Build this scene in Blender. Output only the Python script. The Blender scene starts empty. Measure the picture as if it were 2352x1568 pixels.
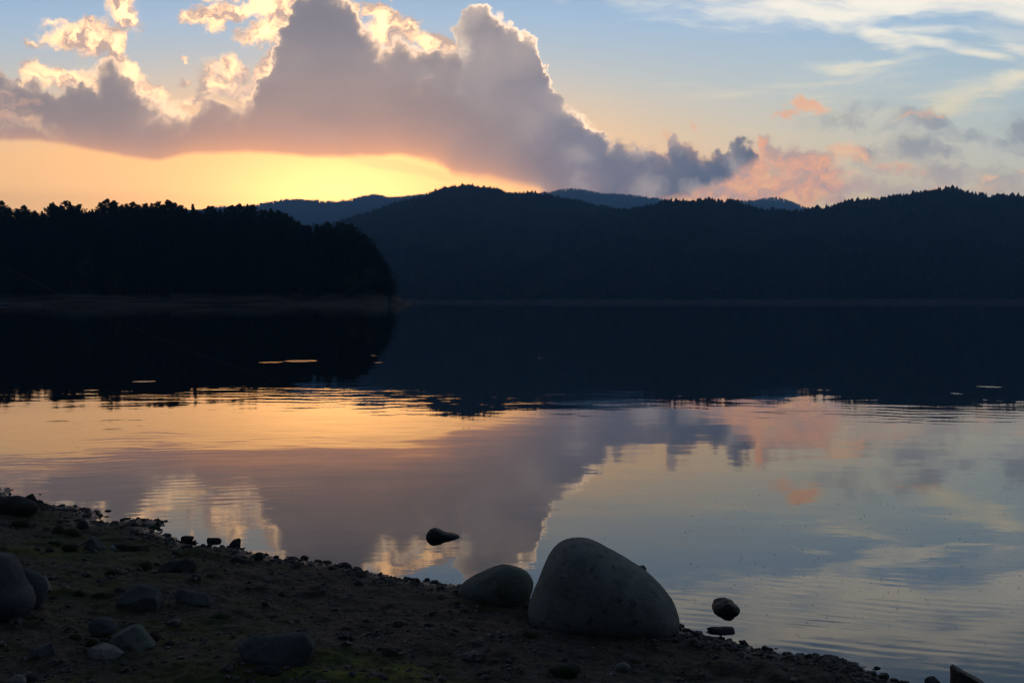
import bpy, bmesh, math, random
import numpy as np
from mathutils import Vector, Matrix, noise as mnoise
from mathutils.bvhtree import BVHTree

sc = bpy.context.scene
# ------------------------------------------------------------------ camera
CAMH = 1.6                      # eye height above the lake
HAZE_D = 0.00016
FPX, CX, CY = 2308.0, 1176.0, 784.0
PITCH = math.atan(91.8/FPX)     # looking slightly down
cam_d = bpy.data.cameras.new("camera")
cam = bpy.data.objects.new("camera", cam_d)
sc.collection.objects.link(cam)
cam.location = (0, 0, CAMH)
cam.rotation_euler = (math.pi/2-PITCH, 0, 0)
cam_d.sensor_width = 36
cam_d.lens = 36*FPX/2352
cam_d.clip_start = 0.05
cam_d.clip_end = 30000
sc.camera = cam
sc.view_settings.view_transform = 'Standard'
sc.view_settings.look = 'None'
sc.view_settings.exposure = 0
sc.view_settings.gamma = 1
sc.render.resolution_x, sc.render.resolution_y = 1024, 682
try:
    sc.cycles.use_denoising = True
    sc.cycles.denoiser = 'OPENIMAGEDENOISE'
except Exception:
    pass
sc.cycles.use_adaptive_sampling = True
sc.cycles.adaptive_threshold = 0.025
sc.cycles.max_bounces = 5
sc.cycles.diffuse_bounces = 2
sc.cycles.glossy_bounces = 3
sc.cycles.volume_bounces = 0
sc.cycles.transparent_max_bounces = 6
sc.cycles.sample_clamp_indirect = 4

def lin(r, g, b):
    f = lambda c: ((c/255+0.055)/1.055)**2.4 if c > 10 else c/255/12.92
    return (f(r), f(g), f(b), 1)

def ray(px, py):
    """direction (x,y,z) with y forward seen at photo pixel (2352 wide)"""
    X, Y = (px-CX)/FPX, -(py-CY)/FPX
    c, s = math.cos(PITCH), math.sin(PITCH)
    return Vector((X, c+Y*s, Y*c-s))

def uv(px, py):
    d = ray(px, py)
    return d.x/d.y, d.z/d.y

# ------------------------------------------------------------------ node helper
class Sock:
    def __init__(s, nt, o): s.nt, s.o = nt, o
    def m(s, op, *a, clamp=False):
        n = s.nt.nodes.new('ShaderNodeMath'); n.operation = op; n.use_clamp = clamp
        for i, x in enumerate((s,)+a):
            if isinstance(x, Sock): s.nt.links.new(x.o, n.inputs[i])
            else: n.inputs[i].default_value = x
        return Sock(s.nt, n.outputs[0])
    def __add__(s, b): return s.m('ADD', b)
    __radd__ = __add__
    def __mul__(s, b): return s.m('MULTIPLY', b)
    __rmul__ = __mul__
    def __sub__(s, b): return s.m('SUBTRACT', b)
    def __rsub__(s, b): return (s*-1)+b
    def __truediv__(s, b): return s.m('DIVIDE', b)
    def max(s, b): return s.m('MAXIMUM', b)
    def min(s, b): return s.m('MINIMUM', b)
    def exp(s): return s.m('EXPONENT')
    def clamp(s): return s.m('ADD', 0.0, clamp=True)
    def step(s, a, b):
        n = s.nt.nodes.new('ShaderNodeMapRange'); n.interpolation_type = 'SMOOTHSTEP'
        s.nt.links.new(s.o, n.inputs['Value'])
        n.inputs['From Min'].default_value = a; n.inputs['From Max'].default_value = b
        return Sock(s.nt, n.outputs['Result'])
    def gauss(s, c, w):
        t = (s-c)*(1.0/w)
        return (t*t*-1).exp()

def mixc(nt, f, a, b):
    n = nt.nodes.new('ShaderNodeMix'); n.data_type = 'RGBA'; n.clamp_factor = True
    for i, x in ((0, f), (6, a), (7, b)):
        if isinstance(x, Sock): nt.links.new(x.o, n.inputs[i])
        elif i == 0: n.inputs[i].default_value = x
        else: n.inputs[i].default_value = x
    return Sock(nt, n.outputs[2])

def xyz(nt, x, y, z=0.0):
    n = nt.nodes.new('ShaderNodeCombineXYZ')
    for i, v in enumerate((x, y, z)):
        if isinstance(v, Sock): nt.links.new(v.o, n.inputs[i])
        else: n.inputs[i].default_value = v
    return Sock(nt, n.outputs[0])

def sep(nt, v):
    n = nt.nodes.new('ShaderNodeSeparateXYZ'); nt.links.new(v.o, n.inputs[0])
    return [Sock(nt, n.outputs[i]) for i in range(3)]

def mapping(nt, v, loc=(0, 0, 0), rot=(0, 0, 0), scale=(1, 1, 1), kind='POINT'):
    n = nt.nodes.new('ShaderNodeMapping'); n.vector_type = kind
    nt.links.new(v.o, n.inputs[0])
    n.inputs['Location'].default_value = loc; n.inputs['Rotation'].default_value = rot; n.inputs['Scale'].default_value = scale
    return Sock(nt, n.outputs[0])

def noise(nt, v, scale, detail=4, rough=0.5, lac=2.0, dist=0.0, color=False):
    n = nt.nodes.new('ShaderNodeTexNoise'); n.noise_dimensions = '3D'
    if v is not None: nt.links.new(v.o, n.inputs['Vector'])
    n.inputs['Scale'].default_value = scale; n.inputs['Detail'].default_value = detail
    n.inputs['Roughness'].default_value = rough; n.inputs['Lacunarity'].default_value = lac
    n.inputs['Distortion'].default_value = dist
    return Sock(nt, n.outputs[1 if color else 0])

def voro(nt, v, scale, feature='F1', smooth=0.5):
    n = nt.nodes.new('ShaderNodeTexVoronoi'); n.voronoi_dimensions = '2D'; n.feature = feature
    nt.links.new(v.o, n.inputs['Vector']); n.inputs['Scale'].default_value = scale
    if feature == 'SMOOTH_F1': n.inputs['Smoothness'].default_value = smooth
    return Sock(nt, n.outputs['Distance'])

def curve(nt, x, pts, x0, x1, y0, y1):
    """piecewise-smooth profile y(x)"""
    n = nt.nodes.new('ShaderNodeFloatCurve')
    c = n.mapping.curves[0]
    P = [((a-x0)/(x1-x0), (b-y0)/(y1-y0)) for a, b in pts]
    while len(c.points) < len(P): c.points.new(0.5, 0.5)
    for p, (a, b) in zip(c.points, P):
        p.location = (min(max(a, 0), 1), min(max(b, 0), 1)); p.handle_type = 'VECTOR'
    n.mapping.update()
    t = (x-x0)*(1/(x1-x0))
    nt.links.new(t.o, n.inputs['Value'])
    return Sock(nt, n.outputs[0])*(y1-y0)+y0

def ramp(nt, f, stops, interp='LINEAR'):
    n = nt.nodes.new('ShaderNodeValToRGB'); nt.links.new(f.o, n.inputs[0])
    cr = n.color_ramp; cr.interpolation = interp
    while len(cr.elements) < len(stops): cr.elements.new(0.5)
    for e, (p, c) in zip(cr.elements, stops): e.position = p; e.color = c
    return Sock(nt, n.outputs[0])
# ------------------------------------------------------------------ sky
SUN_PX = (790, 500)
sd = ray(*SUN_PX).normalized()
SUN_EL = math.asin(sd.z); SUN_AZ = math.atan2(sd.x, sd.y)
w = bpy.data.worlds.new("World"); sc.world = w; w.use_nodes = True
w.cycles.sampling_method = 'MANUAL'; w.cycles.sample_map_resolution = 512
nt = w.node_tree; nt.nodes.clear()
tc = nt.nodes.new('ShaderNodeTexCoord')
D = Sock(nt, tc.outputs['Generated'])
dx, dy, dz = sep(nt, D)
front = dy.step(0.05, 0.35)
idy = dy.max(0.05)
U = dx/idy; Vv = dz/idy
P2 = xyz(nt, U, Vv)
el = dz                                           # sine of elevation
# domain warp
wn = noise(nt, P2, 9, 4, .6, color=True)
wx, wy, wz = sep(nt, wn)
fn = noise(nt, mapping(nt, P2, (3.1, 7.7, 0)), 38, 3, .62, color=True)
fx, fy, fz = sep(nt, fn)
hn3 = noise(nt, P2, 105, 3, .65, color=True)
qx, qy, qz = sep(nt, hn3)
wU = U+(wx-.5)*.050+(fx-.5)*.030+(qx-.5)*.010
wV = Vv+(wy-.5)*.052+(fy-.5)*.030+(qy-.5)*.010
W2 = xyz(nt, wU, wV)
softU = U+(wx-.5)*.03; softV = Vv+(wy-.5)*.016

W21 = xyz(nt, wU, wV, 1.0)
def blob(px, py, rx, ry, rot=0, vec=None):
    """soft elliptical puff centred where the photo shows it; 1 at the centre, 0 on the rim, negative outside"""
    u, v = uv(px, py)
    c, s_ = math.cos(math.radians(rot)), math.sin(math.radians(rot))
    ax, ay = rx*1.12/FPX, ry*1.12/FPX
    o = []
    for k in ((c/ax, s_/ax), (-s_/ay, c/ay)):
        n = nt.nodes.new('ShaderNodeVectorMath'); n.operation = 'DOT_PRODUCT'
        nt.links.new((vec or W21).o, n.inputs[0]); n.inputs[1].default_value = (k[0], k[1], -(k[0]*u+k[1]*v))
        o.append(Sock(nt, n.outputs['Value']))
    q = o[0].m('MULTIPLY_ADD', o[0], o[1]*o[1])
    return 1.0-q.m('POWER',.65)
def blobs(lst, vec=None, op='MAXIMUM'):
    r = None
    for b in lst:
        k = b[5] if len(b) > 5 else 1
        g = blob(*b[:4], rot=b[4] if len(b) > 4 else 0, vec=vec)
        if k != 1: g = g*k
        r = g if r is None else r.m(op, g)
    return r.max(-1.0)

# clear sky
clear = ramp(nt, Vv.clamp(), [
    (0.0, lin(224, 186, 150)), (0.07, lin(220, 195, 160)), (0.12, lin(210, 203, 174)), (0.165, lin(200, 204, 188)),
    (0.215, lin(182, 200, 204)), (0.28, lin(160, 190, 218)), (0.36, lin(132, 158, 190)), (0.6, lin(60, 82, 112)), (1.0, lin(34, 48, 72))])
# nishita twilight as part of the light
NISH = 0.003
sky = nt.nodes.new('ShaderNodeTexSky'); sky.sky_type = 'NISHITA'; sky.sun_disc = False
sky.sun_elevation = SUN_EL; sky.sun_rotation = SUN_AZ; sky.air_density = 1.0; sky.dust_density = 1.5
# back half of the dome: dusk blue with a little mauve low down
back = ramp(nt, el.clamp(), [(0, lin(42, 42, 48)), (0.25, lin(48, 54, 66)), (0.6, lin(56, 66, 80)), (1, lin(60, 72, 88))])
left = U.step(-.05, -.62)
su, sv = uv(775, 450)
def ell(cu, cv, ru, rv):
    a = (U-cu)*(1/ru); b = (Vv-cv)*(1/rv)
    return (a*a+b*b)
# right edge greyer
clear = mixc(nt, U.step(.25, .6)*Vv.step(.05, .2)*.5, clear, lin(160, 184, 196))
low = (Vv*(-1/.085)).exp()
g_wide = (ell(su-.12, sv-.02, .50, .11)*-1).exp()
g_mid = (ell(su, sv, .24, .075)*-1).exp()
g_core = (ell(su, sv-.01, .105, .045)*-1).exp()
col = clear
col = mixc(nt, (g_wide*1.5).clamp(), col, (1.06, .575, .215, 1))
col = mixc(nt, (g_mid*1.1).clamp(), col, (1.75, .82, .24, 1))
col = mixc(nt, (g_core*1.1).clamp(), col, (3.0, 1.42, .40, 1))

# cirrus, upper right ------------------------------------------------------
ci_w = noise(nt, mapping(nt, P2, rot=(0, 0, .10), scale=(1, 2.6, 1)), 5, 4, .55, color=True)
cxn, cyn, _ = sep(nt, ci_w)
Cv = xyz(nt, U+(cxn-.5)*.12, Vv+(cyn-.5)*.055+(fy-.5)*.006, 1.0)
ci_t = noise(nt, mapping(nt, Cv, rot=(0, 0, .12), scale=(1, 7, 1)), 9, 6, .6)
ci = blobs([(1560, -4, 260, 34, 2, 1.1), (1620, 10, 160, 26, 0, .9), (1780, 12, 360, 50, 2, 1.25), (2150, 0, 360, 40, 0, 1.1), (1500, -40, 300, 60, 0, .8), (1750, 50, 200, 22, 0, .5), (2180, 60, 220, 26, -6, .35), (1850, 15, 200, 36, -6, 1.15), (2000, -14, 420, 48, 4, 1.1),
            (2045, 72, 95, 22, -30, .85), (2140, 102, 125, 16, -14, .85), (2230, 122, 70, 16, -6, .9),
            (2310, 100, 100, 26, -28, .6), (2300, 180, 75, 36, 55, .8), (2240, 215, 160, 30, 22, .5),
            (1480, 12, 130, 18, 0, .7), (2010, 140, 260, 12, 4, .3), (1900, 175, 260, 7, 6, .16), (1780, 205, 300, 8, 4, .10),
            (2100, 230, 300, 12, 10, .1), (1560, 60, 70, 14, -10, .3), (1980, -80, 460, 80, 5, 1.15), (1650, -110, 340, 70, 0, .9), (2300, -90, 260, 90, 0, .9)], vec=Cv)
ci_a = (ci*.75+(ci_t-.5)*2.0+(cyn-.5)*.8).step(-.12, .95)
ci_c = mixc(nt, Vv.step(.16, .29), lin(238, 218, 170), (1.08, .98, .80, 1))
col = mixc(nt, ci_a*.92, col, ci_c)

# small torn clouds low on the right -----------------------------------------
tex = noise(nt, xyz(nt, wU, wV), 28, 7, .68)
brt = noise(nt, mapping(nt, W2, (4, 4, 0)), 34, 7, .66)
tex2 = noise(nt, mapping(nt, W2, (5, 2, 0)), 13, 6, .6)
gr = blobs([(1935, 352, 40, 22, -10), (1990, 366, 70, 26, -8, 1.0), (2085, 352, 95, 34, -8, .95), (2160, 362, 60, 20, 0, .7),
            (2120, 285, 105, 30, -14, .8), (2225, 318, 80, 22, 0, .7), (2345, 290, 60, 46, 20, .9), (2330, 350, 60, 14, 0, .5),
            (2180, 412, 90, 34, 0, .9), (2300, 428, 100, 36, 0, .95), (1960, 440, 90, 34, 0, .9), (2120, 445, 200, 34, 0, .9), (2230, 395, 90, 16, 0, .6), (2040, 400, 90, 16, -6, .5), (2300, 330, 70, 20, 0, .6), (1905, 275, 70, 18, 10, .5), (2040, 300, 60, 12, 0, .4), (1920, 285, 90, 14, 0, .35)])
gr_a = (gr*1.0+(tex-.5)*2.6).step(-.12, 1.0)*.8
col = mixc(nt, gr_a, col, mixc(nt, Vv.step(.10, .16), lin(190, 168, 156), lin(146, 146, 152)))
pk = blobs([(1850, 243, 48, 22, -14, 1.1), (1812, 266, 34, 14, 0, .9), (1935, 350, 55, 30, -12, 1.1), (1985, 372, 62, 16, -12, .8), (1600, 295, 22, 18, 0, .7),
            (2100, 278, 60, 10, 14, .6), (2270, 415, 30, 14, 0, .7), (2345, 410, 30, 16, 0, .7), (1960, 410, 26, 10, 0, .6), (2060, 395, 80, 16, -8, .55), (2200, 440, 120, 16, 0, .55), (1520, 322, 30, 22, 0, .7), (1580, 340, 60, 14, 0, .4)])
pk_a = (pk*1.1+(tex-.5)*2.4).step(.05, 1.0)*.9
col = mixc(nt, pk_a, col, mixc(nt, tex2.step(.4, .6), lin(242, 172, 132), lin(251, 200, 150)))
# salmon bank
sb = blobs([(1690, 395, 130, 62, 12, 1.1), (1790, 350, 55, 34, -30, .95), (1840, 385, 95, 50, -20, 1.1), (1720, 440, 240, 55, 0, 1.2), (1600, 450, 160, 40, 10, 1.1),
            (1930, 440, 110, 36, 0, .8), (1890, 410, 50, 34, 0, .9), (1530, 470, 120, 30, 0, 1.1)])
sb_a = (sb*1.3+(tex2-.5)*2.2+(tex-.5)*1.2).step(.15, .95)*.95
sbt = noise(nt, mapping(nt, W2, (1, 9, 0), rot=(0, 0, .6), scale=(1, 1.6, 1)), 26, 7, .68)
sb_c = mixc(nt, sbt.step(.38, .60), lin(190, 156, 144), lin(247, 172, 128))
sb_c = mixc(nt, (sbt.step(.5, .7)*Vv.step(.16, .10)), sb_c, lin(253, 196, 138))
sb_c = mixc(nt, U.step(.30, .36)*Vv.step(.17, .1)*.8, sb_c, lin(196, 170, 162))
col = mixc(nt, sb_a, col, sb_c)

# great cumulus: back mass (the tower and the long right shoulder) -----------------
def prof(pts, lo=-.05, hi=.42):
    q = [uv(a, b) for a, b in pts]
    return curve(nt, wU, q, -.66, .40, lo, hi)
bil = voro(nt, W2, 22, 'SMOOTH_F1', .35)
bil2 = voro(nt, W2, 55, 'SMOOTH_F1', .3)
puff = (0.42-bil)*.018+(0.4-bil2)*.012
tw = prof([(-400, 600), (640, 600), (780, 380), (900, 250), (980, 185), (1016, 135), (1032, 80), (1062, 44), (1100, 26), (1145, 30), (1178, 58), (1215, 72), (1240, 110),
           (1250, 165), (1268, 205), (1290, 236), (1325, 240), (1362, 262), (1395, 300), (1430, 330), (1460, 350), (1500, 352), (1530, 344),
           (1545, 318), (1580, 330), (1610, 345), (1650, 335), (1690, 322), (1735, 326), (1752, 350), (1765, 420), (1800, 700), (2400, 900)])
tb = prof([(-400, 300), (600, 345), (900, 354), (965, 362), (1012, 378), (1040, 410), (1090, 420), (1160, 428), (1240, 446), (1320, 500), (1500, 470), (1580, 456), (1640, 428), (1700, 395), (1745, 372), (1790, 330), (2300, 100)])
Ft = tw-wV+puff
fold = noise(nt, mapping(nt, W2, (0, 0, 0), rot=(0, 0, .9), scale=(1, 2, 1)), 7, 3, .5)
lt = prof([(-400, 120), (-100, 130), (0, 138), (40, 158), (75, 190), (130, 205), (178, 178), (205, 150), (250, 136), (295, 168), (320, 200), (365, 232), (420, 250), (470, 252), (520, 238),
           (570, 232), (588, 215), (608, 170), (622, 120), (645, 60), (660, 15), (674, -40), (740, -80), (812, -20), (836, 20), (860, 60), (885, 88), (930, 92), (980, 96), (1015, 108),
           (1042, 138), (1060, 195), (1085, 250), (1130, 320), (1190, 400), (1260, 470), (2300, 800)])
def proff(pts, lo=-.05, hi=.42):
    q = [uv(a, b) for a, b in pts]
    return curve(nt, softU, q, -.66, .40, lo, hi)
lb = proff([(-400, 318), (0, 328), (90, 330), (180, 345), (280, 358), (370, 370), (440, 360), (560, 358), (700, 366), (800, 370), (900, 366), (960, 370), (1020, 382),
            (1050, 404), (1090, 418), (1160, 426), (1220, 440), (1300, 470), (2300, 560)])
Ff = lt-wV+puff
Fb = softV-lb
f_in = ramp(nt, Vv.step(.10, .31), [(0, lin(176, 139, 122)), (.25, lin(163, 136, 126)), (.5, lin(152, 134, 129)), (.8, lin(136, 127, 131)), (1, lin(130, 124, 132))])
f_in = mixc(nt, U.step(-.22, -.52)*.7, f_in, lin(130, 120, 122))
f_in = mixc(nt, U.step(-.16, .05)*.75, f_in, lin(126, 116, 122))
f_in = mixc(nt, ((fold-.5)*1.7+(tex2-.5)*.9).max(0.0), f_in, lin(178, 158, 152))
f_in = mixc(nt, ((.5-fold)*1.9+(.5-tex2)*.9).max(0.0), f_in, lin(114, 108, 116))
# light creeping under the base
warm = (Fb*(-1/.017)).exp()*(U-su+.02).gauss(0, .26)
warm2 = (Fb*(-1/.045)).exp()*(U-su).gauss(0, .17)
edge = (Fb*(-1/.006)).exp()*(U-su).gauss(0, .5)
f_in = mixc(nt, warm2*.45, f_in, lin(226, 152, 116))
f_in = mixc(nt, warm*.95, f_in, (1.05, .40, .15, 1))
f_in = mixc(nt, edge*.85, f_in, (1.1, .48, .20, 1))
tower_a = Ft.step(-.001, .0065)*(softV-tb).step(-.004, .010)
t_in = ramp(nt, Vv.step(.06, .28), [(0, lin(154, 128, 124)), (.3, lin(128, 119, 130)), (.65, lin(132, 126, 138)), (1, lin(164, 150, 148))])
t_in = mixc(nt, U.step(.07, .20), t_in, lin(86, 91, 108))
lump = (.45-bil)*1.6+(fold-.5)*1.6+(tex-.5)*.8
t_in = mixc(nt, lump.max(0.0)*1.1, t_in, lin(186, 168, 160))
t_in = mixc(nt, (lump*-1).max(0.0)*1.3, t_in, lin(104, 102, 116))
rimw = noise(nt, W2, 12, 3, .5)
uT, _v = uv(1045, 0)
lefty = (U-uT).step(.055, -.01)                      # sunward side of the tower
rim_t = ((Ft-.004).max(0.0)*(-1/.004)).exp()*(rimw.step(.38, .56)*.85+.15)
rim_t = rim_t*(U.step(.20, .10)*.7+.3)*U.step(-.085, -.06).max(Vv.step(.205, .235))
rim_b = (blobs([(1052, 110, 44, 80, 0, 1), (1046, 165, 34, 80, 0, .5), (1072, 215, 36, 60, 20, .15)])*1.2+(tex-.5)*1.6).step(.2, 1.25)
t_in = mixc(nt, Vv.step(.30, .17)*U.step(.10, -.03), t_in, f_in)
t_col = mixc(nt, rim_b*.8, t_in, lin(240, 212, 188))
t_col = mixc(nt, rim_b*rim_b*tex.step(.45, .6), t_col, (1.5, 1.05, .66, 1))
t_col = mixc(nt, rim_t, t_col, mixc(nt, U.step(.05, .16), (1.9, 1.3, .80, 1), lin(250, 192, 146)))
col = mixc(nt, tower_a, col, t_col)

# sunlit torn cloud around the left and behind the big lobe ----------------------------
br = blobs([(288, 20, 44, 60, 15, 1.2), (262, 100, 32, 70, -8, 1.1), (240, 175, 40, 50, -20, 1.0), (180, 78, 84, 34, 14, 1.1), (125, 60, 40, 26, 0, .8), (215, 96, 50, 40, 0, 1.0),
            (150, 168, 90, 34, -12, 1.05), (95, 182, 60, 24, -20, .85), (300, 160, 70, 30, -45, 1.0), (350, 205, 60, 22, -30, 1.0), (90, 95, 36, 14, -20, .6), (70, 195, 30, 20, 0, .7), (210, 190, 80, 30, -10, .9),
            (470, 28, 70, 26, -8, 1.1), (540, 12, 110, 30, 0, 1.15), (610, 66, 70, 34, 8, 1.2), (670, 30, 70, 60, 0, 1.2), (655, 105, 34, 24, 30, 1.0), (640, 8, 120, 40, 0, 1.1),
            (545, 150, 44, 40, -20, 1.1), (520, 195, 70, 34, 10, 1.0), (585, 205, 80, 44, -20, 1.0), (620, 160, 44, 40, 40, 1.0), (455, 240, 60, 18, 0, .9), (500, 180, 40, 60, 0, .6),
            (900, 55, 62, 48, 0, 1.25), (945, 60, 34, 40, 0, 1.1), (985, 96, 44, 24, -15, 1.05), (1010, 110, 34, 24, 0, .9), (820, 30, 50, 30, -50, 1.0), (870, 22, 40, 20, 0, 1.0),
            (428, 115, 12, 10, 0, .7), (428, 185, 18, 14, 0, .6), (300, -60, 60, 70, 20, 1.0), (560, -50, 150, 50, 0, 1.0), (900, -10, 20, 10, 0, .4)])
br_a = (br*1.3+(tex-.5)*2.4+(fz-.5)*1.0).step(.08, .90)
br_c = mixc(nt, brt.step(.42, .60), lin(206, 172, 152), (1.25, .82, .46, 1))
br_c = mixc(nt, ((br-.25).max(0.0).min(1.0)*1.2*brt.step(.40, .56)*Vv.step(.15, .24)).clamp(), br_c, (2.6, 1.42, .66, 1))
shade = (blobs([(325, 110, 30, 30), (215, 130, 40, 30, 0, .8), (270, 60, 10, 10, 0, .4), (580, 180, 60, 50, -30, 1.0), (530, 210, 50, 30, 0, .7), (915, 90, 40, 40, 0, .9), (720, 40, 60, 80, 0, .9), (560, 60, 30, 10, 0, .6)])*1.4+(brt-.5)*1.5).step(.35, .9)
br_c = mixc(nt, shade*.6, br_c, lin(178, 160, 158))
col = mixc(nt, br_a, col, br_c)

# great cumulus: front mass -----------------------------------------------------------
tear = (blobs([(0, 220, 50, 16, 0, 1), (30, 240, 70, 14, -8, .8), (0, 268, 70, 22, 0, 1), (60, 288, 70, 18, -20, .9), (0, 300, 50, 12, 0, .5)])*1.0+(tex-.5)*2.4).step(-.1, 1.25)
side = (lt*1.0-wV)
front_a = Ff.step(-.0015, .009)*wU.step(-.028, -.105).max(wV.step(.185, .235))*Fb.step(-.001, .006)
rim_f = ((Ff-.004).max(0.0)*(-1/.005)).exp()*(rimw.step(.36, .54)*.9+.1)
rim_f = rim_f*U.step(-.045, -.075)*U.step(-.55, -.42)
f_col = mixc(nt, rim_f, f_in, (1.8, 1.15, .66, 1))
f_col = mixc(nt, tear*.8, f_col, mixc(nt, brt.step(.4, .6), lin(226, 172, 140), lin(252, 204, 158)))
col = mixc(nt, front_a, col, f_col)
# bright streaks just under the base, beside the sun
stk = noise(nt, mapping(nt, xyz(nt, softU, softV), rot=(0, 0, -.12), scale=(1, 6, 1)), 14, 5, .6)
st_a = (blobs([(905, 385, 170, 16, -8, 1), (990, 400, 70, 14, -20, 1)], vec=xyz(nt, softU, softV, 1.0))*2+(stk-.5)*1.5).step(.5, 1.2)
col = mixc(nt, st_a*.22, col, lin(252, 190, 118))

# the dome away from the sunset is much dimmer; the two halves are separate closures
bgf = nt.nodes.new('ShaderNodeBackground'); nt.links.new(col.o, bgf.inputs['Color'])
dark_up = ramp(nt, el.clamp(), [(0, (1, 1, 1, 1)), (.34, (1, 1, 1, 1)), (.5, (.42, .42, .42, 1)), (.8, (.25, .25, .25, 1)), (1, (.22, .22, .22, 1))])
path = (el.max(.03).m('POWER', -1.0)*958.0).min(9300.0)              # metres of haze in front of the sky
nt.links.new((dark_up*(path*(HAZE_D*.78)).exp()).o, bgf.inputs['Strength'])
bgb = nt.nodes.new('ShaderNodeBackground'); nt.links.new(back.o, bgb.inputs['Color'])
mx = nt.nodes.new('ShaderNodeMixShader'); nt.links.new((front*el.step(.62, .42)*el.step(-.06, -.02)).o, mx.inputs[0])
nt.links.new(bgb.outputs[0], mx.inputs[1]); nt.links.new(bgf.outputs[0], mx.inputs[2])
bgn = nt.nodes.new('ShaderNodeBackground'); nt.links.new(sky.outputs[0], bgn.inputs['Color']); bgn.inputs['Strength'].default_value = NISH
ads = nt.nodes.new('ShaderNodeAddShader'); nt.links.new(mx.outputs[0], ads.inputs[0]); nt.links.new(bgn.outputs[0], ads.inputs[1])
ow = nt.nodes.new('ShaderNodeOutputWorld'); nt.links.new(ads.outputs[0], ow.inputs['Surface'])

# the sun: just gone behind the far ridge
sl = bpy.data.lights.new("sun", 'SUN'); sl.energy = 0.5; sl.angle = math.radians(0.5); sl.color = (1.0, .62, .32)
so = bpy.data.objects.new("sun", sl); sc.collection.objects.link(so)
so.location = (-60, 300, 80)
so.rotation_euler = Vector((0, 0, -1)).rotation_difference(-sd).to_euler()
# ------------------------------------------------------------------ generic helpers
COL = sc.collection
def link(o): COL.objects.link(o); return o
def mesh_np(name, verts, faces, smooth=True, mat=None):
    """faces: (n,3) or (n,4) array, or a list of both"""
    me = bpy.data.meshes.new(name)
    fl = faces if isinstance(faces, list) else [faces]
    fl = [np.asarray(f, dtype=np.int32) for f in fl if len(f)]
    verts = np.asarray(verts, dtype=np.float32)
    me.vertices.add(len(verts)); me.vertices.foreach_set('co', verts.ravel())
    nl = sum(f.size for f in fl); npoly = sum(len(f) for f in fl)
    me.loops.add(nl); me.polygons.add(npoly)
    me.loops.foreach_set('vertex_index', np.concatenate([f.ravel() for f in fl]))
    tot = np.concatenate([np.full(len(f), f.shape[1], np.int32) for f in fl])
    me.polygons.foreach_set('loop_start', np.concatenate([[0], np.cumsum(tot)[:-1]]).astype(np.int32))
    me.polygons.foreach_set('loop_total', tot)
    me.polygons.foreach_set('use_smooth', np.full(npoly, smooth, dtype=bool))
    me.update(calc_edges=True)
    if mat: me.materials.append(mat)
    return me
def obj(name, me, parent=None, **kw):
    o = link(bpy.data.objects.new(name, me))
    if parent: o.parent = parent
    for k, v in kw.items(): o[k] = v
    return o
def structure(name, me): return obj(name, me, kind='structure')
def gridfaces(nr, nc):
    i = np.arange(nr-1)[:, None]*nc+np.arange(nc-1)[None, :]
    i = i.ravel()
    return np.stack([i, i+1, i+nc+1, i+nc], 1)
# cheap numpy fractal value noise
_rs = np.random.RandomState(7)
_tab = _rs.rand(256, 256).astype(np.float32)
def vnoise(x, y):
    xi = np.floor(x).astype(int); yi = np.floor(y).astype(int)
    fx_ = x-xi; fy_ = y-yi
    fx_ = fx_*fx_*(3-2*fx_); fy_ = fy_*fy_*(3-2*fy_)
    g = lambda a, b: _tab[a & 255, b & 255]
    return (g(xi, yi)*(1-fx_)+g(xi+1, yi)*fx_)*(1-fy_)+(g(xi, yi+1)*(1-fx_)+g(xi+1, yi+1)*fx_)*fy_
def fbm(x, y, oct=4, gain=.5):
    r = 0; a = 1; t = 0
    for k in range(oct):
        r = r+a*(vnoise(x*2**k+17.3*k, y*2**k+5.1*k)-.5); t += a; a *= gain
    return r/t*2

def newmat(name):
    m = bpy.data.materials.new(name); m.use_nodes = True
    n = m.node_tree; b = n.nodes['Principled BSDF']
    return m, n, b
def pos(n):
    g = n.nodes.new('ShaderNodeNewGeometry'); return Sock(n, g.outputs['Position'])
def ocoord(n):
    g = n.nodes.new('ShaderNodeTexCoord'); return Sock(n, g.outputs['Object'])
def setin(n, b, key, v):
    if isinstance(v, Sock): n.links.new(v.o, b.inputs[key])
    else: b.inputs[key].default_value = v
def bump(n, b, h, dist=1.0, strength=1.0):
    k = n.nodes.new('ShaderNodeBump'); k.inputs['Distance'].default_value = dist; k.inputs['Strength'].default_value = strength
    n.links.new(h.o, k.inputs['Height']); n.links.new(k.outputs[0], b.inputs['Normal'])

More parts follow.
